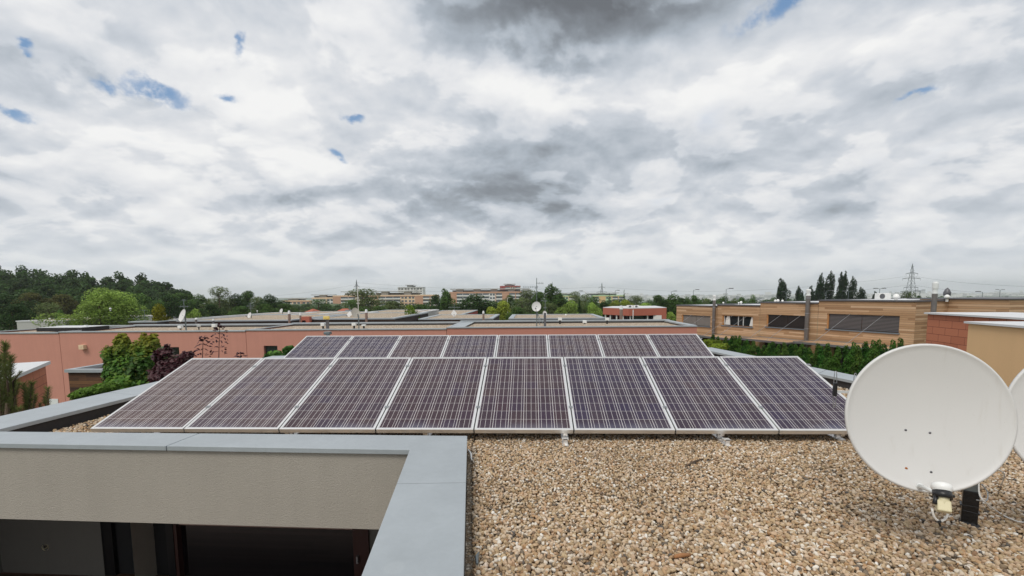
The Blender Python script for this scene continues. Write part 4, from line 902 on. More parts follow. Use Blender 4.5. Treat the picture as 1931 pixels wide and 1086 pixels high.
# side wall seen from x 1733 to 1750, then the wing running right to x 1908
wgA = V2(atl(1752, 566, tuple(corner), tuple(corner+e*3))) if False else V2(aty(1752, 566, 27.2)); wgB = V2(aty(1905, 563, 23.6)); wz = aty(1905, 563, 23.6).z
o = thing('timber_house', (wgA.x, wgA.y, GZ), 'plain windowless larch clad wing at the right behind the red tiled block', 'house', 'larch clad terraced houses')
dv = (wgB-wgA); an_ = math.atan2(dv.y, dv.x)
m = MB((wgA.x, wgA.y, 0), an_); m.box(-.5, dv.length, 0, 6, GZ, wz-.05); m.build('wall', 'larch', o)
m = MB((wgA.x, wgA.y, 0), an_); m.box(-1.2, dv.length+.05, -.06, 6.05, wz-.05, wz); m.build('coping', 'steel_dark', o)
p = aty(1764.5, 531, 24.5); o = thing('flue', (p.x, 24.5, GZ+3), 'steel flue with bright cap at the right behind the red tiled block', 'chimney flue')
m = MB((p.x, 24.5, 0)); r_ = 8.5/F*24.5/2; m.lathe((0, 0, 0), [(r_, GZ+3), (r_, p.z-.6)], 16); m.build('pipe', 'pipe_steel', o, smooth=True)
m = MB((p.x, 24.5, 0)); m.lathe((0, 0, 0), [(r_*1.08, p.z-.6), (r_*1.08, p.z-.53), (r_*.9, p.z-.52), (r_*.9, p.z-.36), (r_*1.08, p.z-.35), (r_*1.08, p.z-.08), (r_*.8, p.z), (0, p.z)], 16); m.build('cap', 'white_metal', o)
p = aty(1752, 567, 23); m = None

# red tiled block and ochre block by the right edge
def block(name, label, cat, p_l, Yl, p_r, Yr, depth, matn, th=.07, zfix=None, capm='zinc', over=.12):
    a = aty(*p_l, Yl); b = aty(*p_r, Yr); z_ = a.z if zfix is None else zfix; a, b = V2(a), V2(b); dv = b-a; an_ = math.atan2(dv.y, dv.x)
    o = thing(name, (a.x, a.y, GZ), label, cat)
    m = MB((a.x, a.y, 0), an_); m.box(0, dv.length, 0, depth, GZ, z_-th); m.build('wall', matn, o)
    m = MB((a.x, a.y, 0), an_); L = dv.length; m.box(-over, L*.45, -over, depth, z_-th, z_).box(L*.45+.01, L+over, -over, depth, z_-th, z_) if capm == 'zinc' else m.box(-over, L+over, -over, depth, z_-th, z_); m.build('coping', capm, o)
    return o
block('tiled_block', 'block clad in large red brown tiles with a grey roof edge at the right', 'building', (1750, 589), 17.5, (2010, 600), 12.5, 2.6, 'terracotta', th=.055, over=.08, capm='slab_roof')
block('ochre_house', 'plain ochre rendered block behind the large dish at the right edge', 'building', (1827, 606), 11.2, (2010, 612), 8.9, 1.9, 'ochre_stucco', th=.045, over=.06, capm='slab_roof')

# red house with ribbon window
Yr = 52.0
c0, c1, c2_ = aty(1137, 583, 56), aty(1185, 581, Yr), aty(1257, 581.5, 53.5)
rz_ = c1.z
o = thing('red_house', (c1.x, c1.y, GZ), 'red brown rendered house with ribbon window and two roof units in the middle distance', 'house')
poly = [V2(c1), V2(c2_), V2(c2_)+Vector((.8, 8)), V2(c0)+Vector((2.0, 5)), V2(c0)]
zs_ = aty(1185, 595.5, Yr).z
m = MB(); m.prism([tuple(p) for p in poly], zs_, rz_-.06); 
inn = [V2(c1)+Vector((.1, .5)), V2(c2_)+Vector((-.9, .4)), V2(c2_)+Vector((.0, 7.5)), V2(c0)+Vector((2.0, 4.6)), V2(c0)+Vector((.5, .3))]
d_ = V2(c2_)-V2(c1)
m.prism([tuple(V2(c1)+d_*.86), tuple(V2(c2_)), tuple(V2(c2_)+Vector((.8, 8))), tuple(V2(c1)+d_*.86+Vector((0, 8)))], GZ, zs_-.002)
m.build('wall', 'red_stucco', o)
m = MB(); m.prism([tuple(p) for p in inn], GZ, zs_-.01); wn = m.build('ribbon_window', 'glass', o)
m = MB()
for f_ in (.05, .5, .72): q = V2(c1)+d_*f_; m.box(q.x, q.x+.12, q.y+.2, q.y+.42, GZ, zs_-.01)
dl = V2(c0)-V2(c1)
for f_ in (.2, .45, .7, .9): q = V2(c1)+dl*f_; m.box(q.x, q.x+.12, q.y+.10, q.y+.3, GZ, zs_-.01)
m.build('mullion', 'far_white', wn)
m = MB(); q = V2(c1)+d_*.66; m.box(q.x, q.x+.9, q.y+.12, q.y+.3, GZ, zs_-.02); m.build('shutter', 'far_white', wn)
m = MB(); m.prism([tuple(p) for p in poly], rz_-.058, rz_); m.build('coping', 'slab_roof', o)
for px, lb in ((1188, 'left of the two white units on the red house roof'), (1200, 'right of the two white units on the red house roof')):
    p = aty(px, 578, 54); s_ = 54/F; o = thing('air_conditioner', (p.x, 54, rz_), lb, 'air conditioner'); m = MB((p.x, 54, 0)); m.box(-5*s_, 5*s_, 0, .4, rz_+.02, p.z+2.5*s_); m.build('case', 'far_white', o); m = MB((p.x, 54, 0)); m.lathe((0, -.002, p.z-.2*s_), [(2.2*s_, 0), (2.2*s_, -.03), (0, -.02)], 12, (0, 1, 0)); m.build('fan_grille', 'steel_dark', o)
def chim(px, yt, yb, Y, wpx, label, m_='flue_brown'):
    t_ = aty(px, yt, Y); zb_ = aty(px, yb, Y).z; r_ = wpx/F*Y/2
    o = thing('flue', (t_.x, Y, zb_), label, 'chimney flue'); hh = (t_.z-zb_)
    m = MB((t_.x, Y, 0)); m.lathe((0, 0, 0), [(r_, zb_), (r_, t_.z-hh*.24)], 12); m.lathe((0, 0, 0), [(r_*1.12, zb_+hh*.35), (r_*1.12, zb_+hh*.38)], 12); m.build('pipe', m_, o, smooth=True)
    m = MB((t_.x, Y, 0)); m.lathe((0, 0, 0), [(r_*1.15, t_.z-hh*.25), (r_*1.1, t_.z-hh*.22), (r_*.75, t_.z-.02), (0, t_.z)], 12); m.build('cap', 'white_metal', o)
chim(1171.5, 576, 604, 48, 6, 'brown flue with white cap standing before the red house')
chim(545, 585.5, 611, 36, 5, 'brown flue with white cap at the end of the long dark roof')
chim(566, 589.5, 610, 36, 3.6, 'thinner brown flue before the small red wall')
chim(690.5, 583, 609, 36, 5.2, 'brown flue with white cap right of the grey oval dish')
chim(911.5, 586, 606, 40, 4, 'short brown flue with white cap at the middle of the gravel roofs')
chim(370, 599, 612, 36, 5, 'stub flue with white cap at the left of the long dark roof', 'pipe_steel')
chim(402, 601, 616, 34, 3.5, 'thin dark pipe right of the stub flue', 'steel_dark')
chim(1194, 583.5, 604, 47, 1.6, 'slim white pole before the ribbon window', 'far_white')

# dark timber parapet roofs in the middle distance: (left px, right px, top y, Y, depth, label, wall material)
for (pa, pb, yt, Y, dp, lb, wm, gz_) in (
    (334, 549, 603.5, 36, 11, 'long low dark timber house with gravel roof at the left middle distance', 'dark_wood', 1),
    (584, 744, 600.0, 36, 12, 'dark timber house with gravel roof behind the yellow aerial panel', 'dark_wood', 1),
    (790, 929, 600.5, 40, 8.5, 'dark timber house with gravel roof right of the round bush', 'dark_wood', 1),
    (960, 1141, 599.5, 40, 8, 'dark timber house with pale roof edge under the central trees', 'dark_wood', 1),
    (31, 122, 604.5, 48, 14, 'light grey flat house with pale gravel roof at the far left', 'far_grey', 1),
    (243, 296, 606, 44, 9, 'small flat house between the bright tree and the yellow tree', 'dark_wood', 1),
    (318, 408, 603.0, 44, 14, 'flat house with white roof edge right of the yellow tree', 'dark_wood', 1),
    (395, 500, 597.0, 56, 14, 'grey flat roofed house behind the long dark timber house', 'far_grey', 1),
    (583, 662, 593.5, 54, 10, 'grey rendered flat house behind the yellow aerial panel', 'far_grey', 0),
    (743, 775, 592.0, 46, 14, 'narrow light grey house left of the round bush', 'far_grey', 1),
    (520, 600, 592.5, 62, 12, 'low maroon fronted flat house behind the brown flues', 'maroon', 1),
    (660, 775, 591.0, 60, 16, 'maroon banded flat house behind the grey oval dish', 'maroon', 1),
    (786, 870, 593.5, 58, 18, 'flat gravel roof behind the diamond shaped dish', 'maroon', 1)):
    a, b = aty(pa, yt, Y), aty(pb, yt, Y); z_ = (a.z+b.z)/2; gzz = float(gh((a.x+b.x)/2, Y))
    o = thing('flat_roof_house', ((a.x+b.x)/2, Y, gzz), lb, 'house'); sk = 0.0
    m = MB(); m.box(a.x, b.x, Y, Y+dp, gzz, z_-.10); m.build('wall', wm, o)
    m = MB(); x0, x1 = a.x, b.x; m.box(x0-.05, x1+.05, Y-.05, Y+.3, z_-.10, z_); m.box(x0-.05, x0+.35, Y+.3, Y+dp-.3, z_-.10, z_); m.box(x1-.35, x1+.05, Y+.3, Y+dp-.3, z_-.10, z_); m.box(x0-.05, x1+.05, Y+dp-.3, Y+dp+.05, z_-.10, z_); m.build('coping', 'zinc' if wm != 'far_grey' else 'slab_roof', o)
    m = MB(); m.box(x0+.35, x1-.35, Y+.3, Y+dp-.3, z_-.16, z_-.06); m.build('roof', 'roof_gravel', o)
p = aty(576, 597, 35.5); p2 = aty(584, 611, 35.5); o = thing('rendered_shed', (p.x, 35.5, GZ), 'small red rendered wall block between the two dark timber houses', 'shed'); m = MB(); m.box(aty(568, 597, 35.5).x, aty(583, 597, 35.5).x, 35.5, 35.9, GZ, p.z); m.build('wall', 'red_stucco', o); m = MB(); m.box(aty(568.5, 600, 35.4).x, aty(574.5, 600, 35.4).x, 35.45, 35.5, aty(570, 609, 35.4).z, aty(570, 604, 35.4).z); m.build('window', 'dark_glass', o)
zr2 = aty(650, 597, 40).z-.2
small_dish(470, 594.5, 9, 11, 40, zr2, 'white dish with aerial on the long dark timber roof', -.5)
mast(472, 570, 40.3, zr2, 'aerial on the mast of the white dish over the long timber roof', [(573, .2, .1, 2), (577, .35, .35, 4), (581, .2, .2, 2)])
small_dish(530, 586, 7, 8.5, 50, zr2-.2, 'little white dish before the leftmost apartment block', -.4)
small_dish(658.5, 593, 11.5, 14, 40, zr2, 'white diamond shaped dish left of the grey oval dish', -.3, diamond=True)
small_dish(671, 590, 11.5, 19.5, 39, zr2, 'grey beige oval dish in front of the tall loose tree', .75, 'dish_grey')
small_dish(856, 591, 11, 14.5, 43, zr2, 'white diamond shaped dish on the roof right of the round bush', .2, diamond=True)
mast(856.5, 572, 43.3, zr2, 'wide crossbar aerial above the right diamond shaped dish', [(579.5, .55, .55, 7)])
mast(658.5, 575, 40.3, zr2, 'short mast with a ball above the left diamond shaped dish', [(581, .1, .1, 1)])
mast(674, 540, 44, zr2, 'tall thin aerial mast in the loose tree before the yellow block', [(562, .2, .1, 3), (566, .12, .2, 3), (572, .15, .15, 3)], .03, m_='far_white')
dome(485, 586.5, 2.6, 50, 'tiny white dome between the two white dishes', 'white_plastic'); dome(208, 582, 4, 40, 'tiny white dome in front of the bright tree'); dome(1067, 594, 3.4, 44, 'tiny white dome at the right of the timber roof')
mast(272, 585, 46, zr2-.3, 'small aerial left of the yellow tree', [(585, .3, .3, 3)])
vent(94, 600, 605, 50, 3, 'small white vent on the far left grey house', zb=-1.3)
# tiled roofs beyond
for px0, px1, yt, yb, Y, lb in ((556, 592, 583, 596, 95, 'red tiled pitched roof left of the yellow block'), (612, 660, 583, 597, 90, 'red tiled pitched roof before the yellow block'), (634, 655, 585.5, 592, 84, 'dark blue grey pitched roof before the yellow block')):
    a, b = aty(px0, yb, Y), aty(px1, yb, Y); zt_ = aty(px0, yt, Y).z; o = thing('pitched_house', ((a.x+b.x)/2, Y, float(gh(a.x, Y))), lb, 'house')
    m = MB(); m.box(a.x+.3, b.x-.3, Y, Y+8, float(gh(a.x, Y)), a.z); m.build('wall', 'far_white', o)
    m = MB(); m.face([(a.x, Y-.4, a.z), (b.x, Y-.4, a.z), (b.x-2, Y+4, zt_), (a.x+2, Y+4, zt_)]); m.face([(b.x, Y+8.4, a.z), (a.x, Y+8.4, a.z), (a.x+2, Y+4, zt_), (b.x-2, Y+4, zt_)]); m.face([(b.x, Y-.4, a.z), (b.x, Y+8.4, a.z), (b.x-2, Y+4, zt_)]); m.face([(a.x, Y+8.4, a.z), (a.x, Y-.4, a.z), (a.x+2, Y+4, zt_)]); m.face([(a.x, Y-.4, a.z), (a.x, Y+8.4, a.z), (b.x, Y+8.4, a.z), (b.x, Y-.4, a.z)])
    m.build('roof', 'roof_tile_red' if 'red' in lb else 'steel_dark', o)

# ------------------------------------------------------------------ apartment blocks
def apartments(name, label, px0, px1, ytop, Y, ang, floors, wallm, accent, bays, canopy=(), side=12, fh=2.9, wm='glass_far', rows_px=None):
    a, b = aty(px0, ytop, Y), aty(px1, ytop, Y); L = (b.x-a.x)/math.cos(ang); zt = a.z; g0 = zt-floors*fh-1.0
    o = thing(name, (a.x, Y, g0), label, 'apartment block'); O = (a.x, Y, 0)
    m = MB(O, ang); m.box(0, L, 0, side, min(g0, float(gh(a.x, Y)))-1, zt-.9); m.build('wall', wallm, o)
    m = MB(O, ang); m.box(-.15, L+.15, -.25, side+.2, zt-.9, zt); m.build('parapet', accent[0], o)
    nb = len(bays); bw = L/nb; wp = None; bp = None; nwin = 0
    for f_ in range(floors):
        z0 = zt-.9-(f_+1)*fh+.55
        for k, ty in enumerate(bays):
            x0 = k*bw
            if ty == 'w' and nwin < 90:
                for q in (.12, .56):
                    if wp is None:
                        m = MB(); m.box(0, bw*.30, -.06, .02, 0, 1.5); wp = m.build('window', wm, o); w_ = wp
                    else: w_ = wp.copy(); C.objects.link(w_); w_.parent = o
                    p_ = Matrix.Rotation(ang, 4, 'Z') @ Vector((x0+bw*q, 0, 0)); w_.location = (p_.x, p_.y, z0-g0); w_.rotation_euler = (0, 0, ang)
                    if w_ is wp:
                        me = w_.data; me.transform(Matrix.Translation(Vector((a.x, Y, g0))))
                    nwin += 1
            if ty == 'b':
                if bp is None:
                    m = MB(); m.box(.1, bw-.1, -1.1, -1.0, 0, 1.0); m.box(.1, bw-.1, -1.0, 0, -.12, 0); m.m = 1; m.box(.25, bw-.25, -.07, .0, .9, 2.2); m.m = 0
                    m.box(.05, .16, -1.1, 0, -.12, 2.35); bp = m.build('balcony', ['far_white', wm], o); bp.data.transform(Matrix.Translation(Vector((a.x, Y, g0)))); q_ = bp
                else: q_ = bp.copy(); C.objects.link(q_); q_.parent = o
                p_ = Matrix.Rotation(ang, 4, 'Z') @ Vector((x0, 0, 0)); q_.location = (p_.x, p_.y, z0-.5-g0); q_.rotation_euler = (0, 0, ang)
    m = MB(O, ang)
    for k, ty in enumerate(bays):
        if ty == 'o' or (ty == 'b' and k and bays[k-1] != 'b') or (k == nb-1): m.box(k*bw-.25, k*bw+(bw if ty == 'o' else .35), -.32 if ty == 'o' else -1.15, -.01, g0, zt-.92)
    for f_ in range(floors):
        for k, ty in enumerate(bays):
            if ty == 'w' and f_ % 2 == 0 and accent[2]: m.box(k*bw+.1, k*bw+bw-.1, -.10, -.01, zt-.9-(f_+1)*fh+.55+1.55, zt-.9-(f_+1)*fh+.55+2.3)
    m.box(0, L, -.38, -.02, zt-1.25, zt-.915)
    m.build('accent_band', accent[1], o)
    m = MB(O, ang)
    for (c0_, c1_, h_) in canopy:
        m.box(c0_*L-1, c1_*L+1, 1, side-1, zt+h_-.6, zt+h_)
        n_ = max(1, int((c1_-c0_)*L/14))
        for k in range(n_): xx = (c0_+(c1_-c0_)*(k+.5)/n_)*L; m.box(xx-3.4, xx+2.4, 3, side-3, zt+.01, zt+h_-.61)
        m.box(c0_*L, c1_*L, side-3.5, side-2, zt+.01, zt+h_*.55)
    if canopy: m.build('roof_pergola', 'far_grey', o)
    return o
YA = 400
apartments('apartment_block', 'small yellow and cream apartment block at the far left of the estate', 533, 580, 566.5, 430, .25, 4, 'cream', ('cream', 'orange', True), ['b', 'w', 'w'], ((.1, .75, 2.0),), wm='glass_far')
apartments('apartment_block', 'cream apartment block with dark windows behind the rounded tree', 588, 626, 561, 420, .2, 4, 'far_white', ('cream', 'cream', False), ['w', 'w', 'w'], ((.0, .98, 2.6),))
apartments('apartment_block', 'long cream and yellow apartment block with orange bands and balconies', 628, 821, 557, YA, .10, 5, 'cream', ('cream', 'orange', True), ['o', 'b', 'b', 'w', 'b', 'w', 'b', 'b', 'b', 'w', 'w', 'o', 'b', 'b'], ((.08, .30, 3.3), (.38, .82, 3.4)), 14)
apartments('apartment_block', 'long orange topped apartment block with white balconies', 848, 984, 550.5, YA, .06, 5, 'far_white', ('orange', 'orange', False), ['o', 'b', 'b', 'w', 'b', 'b', 'w', 'b', 'o', 'b', 'b'], ((.02, .98, 2.6),), 14)
apartments('apartment_block', 'pale tower with dark windows rising behind the yellow block', 750, 797, 541.5, 620, .0, 6, 'far_white', ('far_grey', 'far_grey', False), ['w', 'w', 'w', 'w'], ((.3, .62, 3.0),), 16, wm='blind_dark')
apartments('apartment_block', 'maroon and cream tower rising behind the orange topped block', 943, 981, 539.0, 600, .0, 6, 'cream', ('maroon', 'maroon', False), ['o', 'b', 'w', 'b'], ((.2, .72, 2.5),), 16)
apartments('apartment_block', 'far grey block just right of the maroon tower', 983, 1002, 545.5, 650, .0, 5, 'far_grey', ('far_grey', 'far_grey', False), ['w', 'w'], ((.1, .8, 1.2),), 12)
apartments('apartment_block', 'mint green apartment block behind the left central trees', 1048, 1085, 557, 430, .0, 4, 'mint', ('mint', 'yellow', False), ['w', 'w', 'b'], ((.0, .9, 2.0),), 12)
apartments('apartment_block', 'mint green apartment block with a yellow panel behind the pylon', 1118, 1178, 556.5, 420, .0, 4, 'mint', ('mint', 'yellow', False), ['b', 'o', 'w', 'b', 'b'], ((-.15, .8, 2.0),), 12)
# distant town on the far slope
rg = random.Random(4); mbs = {k: MB() for k in ('far_white', 'far_grey', 'pink_stucco')}
tw = MB()
for _ in range(520):
    px = rg.choice([rg.uniform(1140, 1500), rg.uniform(1180, 1470), rg.uniform(1560, 1931)]); Y = rg.uniform(2900, 4700)
    p = aty(px, 560, Y); z = float(gh(p.x, Y)); w_ = rg.uniform(12, 50); h_ = rg.uniform(5, 14) if rg.random() < .93 else rg.uniform(18, 34)
    tw.m = rg.choice([0, 0, 1, 1]); tw.box(p.x-w_/2, p.x+w_/2, Y, Y+14, z-6, z+h_)
tw = tw.build('distant_town', ['far_white', 'far_grey', 'pink_stucco']); tag(tw, 'pale distant town spread along the far ridge', 'town', kind='stuff')

# ------------------------------------------------------------------ pylons, lamps, masts, wires
def pylon(px, ytop, Y, h_, arms, label, w0=None, m_='pylon_steel'):
    t_ = aty(px, ytop, Y); zb_ = t_.z-h_; o = thing('power_pylon', (t_.x, Y, zb_), label, 'pylon'); w0 = w0 or h_*.09; r_ = h_*.0032
    m = MB((t_.x, Y, zb_)); n_ = 11
    def hw(z): return w0*(1-z/h_)**1.0*.8+h_*.012
    for sx in (-1, 1):
        for sy in (-1, 1): m.tube([(sx*hw(0), sy*hw(0), 0), (sx*hw(h_*.6), sy*hw(h_*.6), h_*.6), (0, 0, h_)], r_*1.3, 4)
    for k in range(n_):
        z0, z1 = h_*k/n_*.95, h_*(k+1)/n_*.95; a, b = hw(z0), hw(z1)
        for sy in (-1, 1): m.tube([(-a, sy*a, z0), (b, sy*b, z1)], r_*.7, 3); m.tube([(a, sy*a, z0), (-b, sy*b, z1)], r_*.7, 3)
        m.tube([(-a, -a, z0), (a, -a, z0)], r_*.7, 3)
    m.build('tower', m_, o)
    for zf_, l in arms:
        m = MB((t_.x, Y, zb_)); z = h_*zf_
        for s_ in (-1, 1): m.tube([(s_*l, 0, z), (0, 0, z+h_*.03)], r_, 4); m.tube([(s_*l, 0, z), (0, 0, z)], r_, 4); m.tube([(s_*l*.97, 0, z), (s_*l*.97, 0, z-h_*.04)], r_*.8, 4)
        m.build('crossarm', m_, o)
    return o
pylon(1721, 497, 420, 42, ((.80, 5), (.70, 7.5), (.52, 6), (.44, 8.5)), 'tall lattice power pylon standing right of the poplars')
pylon(1135, 533, 600, 42, ((.86, 4), (.72, 6.5), (.60, 8)), 'lattice power pylon in the middle of the skyline')
pylon(672, 527, 520, 48, ((.84, 3), (.7, 4.5)), 'lattice power pylon behind the yellow apartment block', w0=3)
pylon(1041.5, 531, 700, 40, (), 'slender lattice mast with warning bands left of the pylon', w0=1.2)
def wire(a, b, sag, r, label):
    pts = [a.lerp(b, k/14)+Vector((0, 0, -sag*4*(k/14)*(1-k/14))) for k in range(15)]; m = MB(); m.tube(pts, r, 4); tag(m.build('power_line', 'pylon_steel'), label, 'power line')
for (xa, ya, Ya, xb, yb, Yb, s_, lb) in ((1725, 521, 420, 1990, 541, 300, 2, 'upper power line running right from the tall pylon'), (1725, 538, 420, 1990, 556, 300, 2, 'lower power line running right from the tall pylon'),
    (1141, 541, 600, 1719, 520, 420, 9, 'upper power line between the two right pylons'), (1141, 549, 600, 1719, 537, 420, 9, 'lower power line between the two right pylons'),
    (674, 533, 520, 1133, 541, 600, 5, 'upper power line across the middle of the skyline'), (674, 540, 520, 1133, 549, 600, 5, 'lower power line across the middle of the skyline'), (400, 562, 480, 672, 536, 520, 4, 'power line sloping down left from the left pylon')):
    wire(aty(xa, ya, Ya), aty(xb, yb, Yb), s_, .06, lb)
def lamp(px, ytop, Y, side, label, double=False, m_='galv'):
    t_ = aty(px, ytop, Y); zb_ = float(gh(t_.x, Y)); o = thing('street_lamp', (t_.x, Y, zb_), label, 'street lamp'); r_ = max(.05, Y*.0007)
    m = MB((t_.x, Y, 0)); m.tube([(0, 0, zb_), (0, 0, t_.z)], [r_, r_*.6], 6); m.tube([(0, 0, t_.z), (side*.8, 0, t_.z+.2)], r_*.5, 5)
    if double: m.tube([(0, 0, t_.z), (-side*.8, 0, t_.z+.2)], r_*.5, 5)
    m.build('pole', m_, o)
    m = MB((t_.x, Y, t_.z+.2)); m.box(min(side*.6, side*1.4), max(side*.6, side*1.4), -.2, .2, -.10, .06)
    if double: m.box(min(-side*.6, -side*1.4), max(-side*.6, -side*1.4), -.2, .2, -.10, .06)
    m.build('lamp_head', 'steel_dark', o)
for px, yt, Y, s_, dbl, lb in ((1104, 550, 110, -1, 0, 'pale street lamp post among the central trees'), (1160, 548.5, 150, 1, 0, 'street lamp right of the middle pylon'), (1266, 550, 130, 1, 0, 'small street lamp above the trees right of the red house'),
    (1307.5, 547.5, 120, 1, 0, 'street lamp above the trees near the timber terrace'), (1369.5, 545.5, 100, 1, 0, 'street lamp rising behind the second timber house'), (1483, 551, 150, 1, 1, 'faint double lamp right of the first poplar'),
    (1659, 545, 120, 1, 1, 'double lamp above the air conditioner'), (1735, 548, 150, 1, 1, 'double lamp right of the tall pylon'), (1853, 551, 110, -7, 0, 'curved arm street lamp at the right skyline'), (1886, 547, 170, 1, 1, 'double lamp at the right skyline'),
    (1558, 549, 120, 1, 0, 'lamp post left of the second tall poplar'), (1600, 550, 120, 1, 1, 'lamp post between the tall poplars'), (988, 549, 160, -1, 0, 'lamp post at the right end of the orange topped block'), (957, 562, 100, 1, 0, 'white lamp post before the orange topped block')):
    if s_ == -7: s_ = -1; 
    lamp(px, yt, Y, s_, lb, bool(dbl), 'far_white' if 'white' in lb or 'pale' in lb else 'galv')
# ================================================================== VEGETATION
vr = np.random.default_rng(11)
def leaf_quads(c, size, nrm, rng_=vr, aspect=.6):
    """diamond shaped leaves: centres c (n,3), size (n,), roughly facing nrm"""
    n = len(c); nn = nrm + rng_.normal(size=(n, 3))*.65; nn /= np.linalg.norm(nn, axis=1)[:, None]
    r = rng_.normal(size=(n, 3)); a = np.cross(nn, r); a /= np.linalg.norm(a, axis=1)[:, None]; b = np.cross(nn, a)
    s = size[:, None]; k = .25
    v = np.stack([c-a*s*.5, c-b*s*aspect*.5+a*s*k*.2, c+a*s*.5+nn*s*-.12, c+b*s*aspect*.5+a*s*k*.2], 1)
    return v.reshape(-1, 3), np.arange(4*n).reshape(n, 4)
def crown_pts(blobs, n, rng_=vr):
    """points on and just inside the blob surfaces, with a light/dark value for each clump"""
    area = np.array([b[3]*b[4] for b in blobs]); area = area/area.sum(); C_, N_, T_ = [], [], []
    for b, f_ in zip(blobs, area):
        k = max(4, int(n*f_)); d = rng_.normal(size=(k, 3)); d /= np.linalg.norm(d, axis=1)[:, None]
        fr = rng_.normal(size=(5, 3))*2.4; ph = rng_.random(5)*6.28
        lump = 1+.10*np.sin(d@fr.T+ph).sum(1)*.6
        rad = lump*(1-np.abs(rng_.normal(size=k))*.16)
        p = np.array(b[:3])+d*rad[:, None]*np.array([b[3], b[3], b[4]])
        cl = rng_.normal()*.16
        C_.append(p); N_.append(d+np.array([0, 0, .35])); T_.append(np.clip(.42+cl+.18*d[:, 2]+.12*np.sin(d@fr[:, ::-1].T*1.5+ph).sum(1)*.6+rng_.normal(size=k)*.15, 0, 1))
    return np.concatenate(C_), np.concatenate(N_), np.concatenate(T_)
def blobs_round(seed, n=16, z0=.22, wide=.34, top=1.0):
    r = random.Random(seed); out = []
    for _ in range(n):
        z = r.uniform(z0+.08, top-.08); f_ = math.sin(math.pi*min(1, max(.05, (z-z0)/(top-z0)))**.8); rr_ = wide*f_*r.uniform(.35, .78); a = r.uniform(0, 6.28); s = r.uniform(.09, .17)
        out.append((rr_*math.cos(a), rr_*math.sin(a), min(z, top-s*.8), s, s*r.uniform(.7, .95)))
    out.append((0, 0, (z0+top)/2, wide*.55, (top-z0)*.36)); out.append((r.uniform(-.05, .05), 0, top-.12, .10, .11)); return out
def blobs_col(seed, w_=.10, n=22, z0=.06):
    r = random.Random(seed); out = []
    for k in range(n):
        z = z0+(.98-z0)*(k+.5)/n; f_ = min(1, (1.02-z)*3.2)*min(1, .55+z); a = r.uniform(0, 6.28); rr_ = w_*f_*r.uniform(.1, .75); s = w_*f_*r.uniform(.45, .8)+.008
        out.append((rr_*math.cos(a), rr_*math.sin(a), z, s, s*1.9))
    return out
def blobs_cone(seed, w_=.2, n=26, z0=.05):
    r = random.Random(seed); out = []
    for k in range(n):
        z = z0+(.97-z0)*((k+.5)/n); f_ = (1.03-z); a = k*2.4; rr_ = w_*f_*.6; s = w_*f_*.5+.012
        out.append((rr_*math.cos(a), rr_*math.sin(a), z, s, s*.8))
    return out
def blobs_cone2(seed, n=30):
    r = random.Random(seed); out = []
    for k in range(n):
        z = .02+.95*(k+.5)/n; f_ = min(1, (1.03-z)*3.0)**.8; a = r.uniform(0, 6.28); s = .10*f_*r.uniform(.75, 1.0)+.006
        out.append((.035*f_*math.cos(a), .035*f_*math.sin(a), z, s, .035))
    return out
def tree_proto(name, blobs, n, leaf, label, cat='tree', up=0.0, leafm='leaves', trunk=.022, limbs=5, lean=.35, part='crown', aspect=.6):
    root = thing(name, (0, 0, 0), label, cat)
    c, nr, tn = crown_pts(blobs, n); sz = leaf*vr.uniform(.6, 1.35, len(c))
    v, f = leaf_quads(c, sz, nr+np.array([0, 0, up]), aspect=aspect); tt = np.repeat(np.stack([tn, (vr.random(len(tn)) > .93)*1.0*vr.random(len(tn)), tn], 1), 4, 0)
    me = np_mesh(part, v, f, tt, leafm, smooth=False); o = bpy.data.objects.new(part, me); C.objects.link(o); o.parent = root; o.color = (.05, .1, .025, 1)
    m = MB(); m.tube([(0, 0, -.02), (.004, 0, .3), (-.004, .003, .62), (0, 0, .85)], [trunk, trunk*.75, trunk*.45, trunk*.12], 7)
    r = random.Random(n)
    for k in range(limbs):
        z = .22+.5*k/limbs; a = r.uniform(0, 6.28); b = blobs[k % len(blobs)]; m.tube([(0, 0, z), (b[0]*.6, b[1]*.6, (z+b[2])/2), (b[0], b[1], b[2])], [trunk*.45, trunk*.3, trunk*.1], 5)
    o = m.build('trunk', 'bark', root, smooth=True); return root
PROTO = {}
def proto(k, *a, **kw):
    PROTO[k] = tree_proto(*a, **kw)
    cr = PROTO[k].children[0] if PROTO[k].children[0].name.startswith(('crown', 'foliage')) else PROTO[k].children[1]
    co = np.array([v_.co for v_ in cr.data.vertices]); PROTO[k]['_w'] = float(np.percentile(co[:, 0], 98)-np.percentile(co[:, 0], 2)); PROTO[k]['_t'] = float(np.percentile(co[:, 2], 99.5)); return PROTO[k]
proto('round0', 'broadleaf_tree', blobs_round(1), 5200, .034, '')
proto('round1', 'broadleaf_tree', blobs_round(2, 18, .15, .33), 5200, .034, '')
proto('round2', 'broadleaf_tree', blobs_round(3, 14, .25, .36), 5200, .034, '')
proto('loose0', 'loose_crowned_tree', blobs_round(7, 22, .15, .30), 4600, .030, '', aspect=.45)
proto('loose1', 'loose_crowned_tree', blobs_round(9, 20, .12, .26), 4400, .030, '', aspect=.45)
proto('fine', 'bright_green_tree', blobs_round(21, 44, .02, .42, 1.0), 26000, .021, '', aspect=.45)
proto('bush', 'round_bush', blobs_round(14, 16, .02, .46), 5200, .040, '', limbs=3)
proto('pop0', 'poplar_tree', blobs_col(4), 5200, .028, '', trunk=.012, limbs=2)
proto('pop1', 'poplar_tree', blobs_col(5, .12), 5200, .028, '', trunk=.012, limbs=2)
proto('pop2', 'poplar_tree', blobs_col(6, .085, 18, .1), 4600, .028, '', trunk=.012, limbs=2)
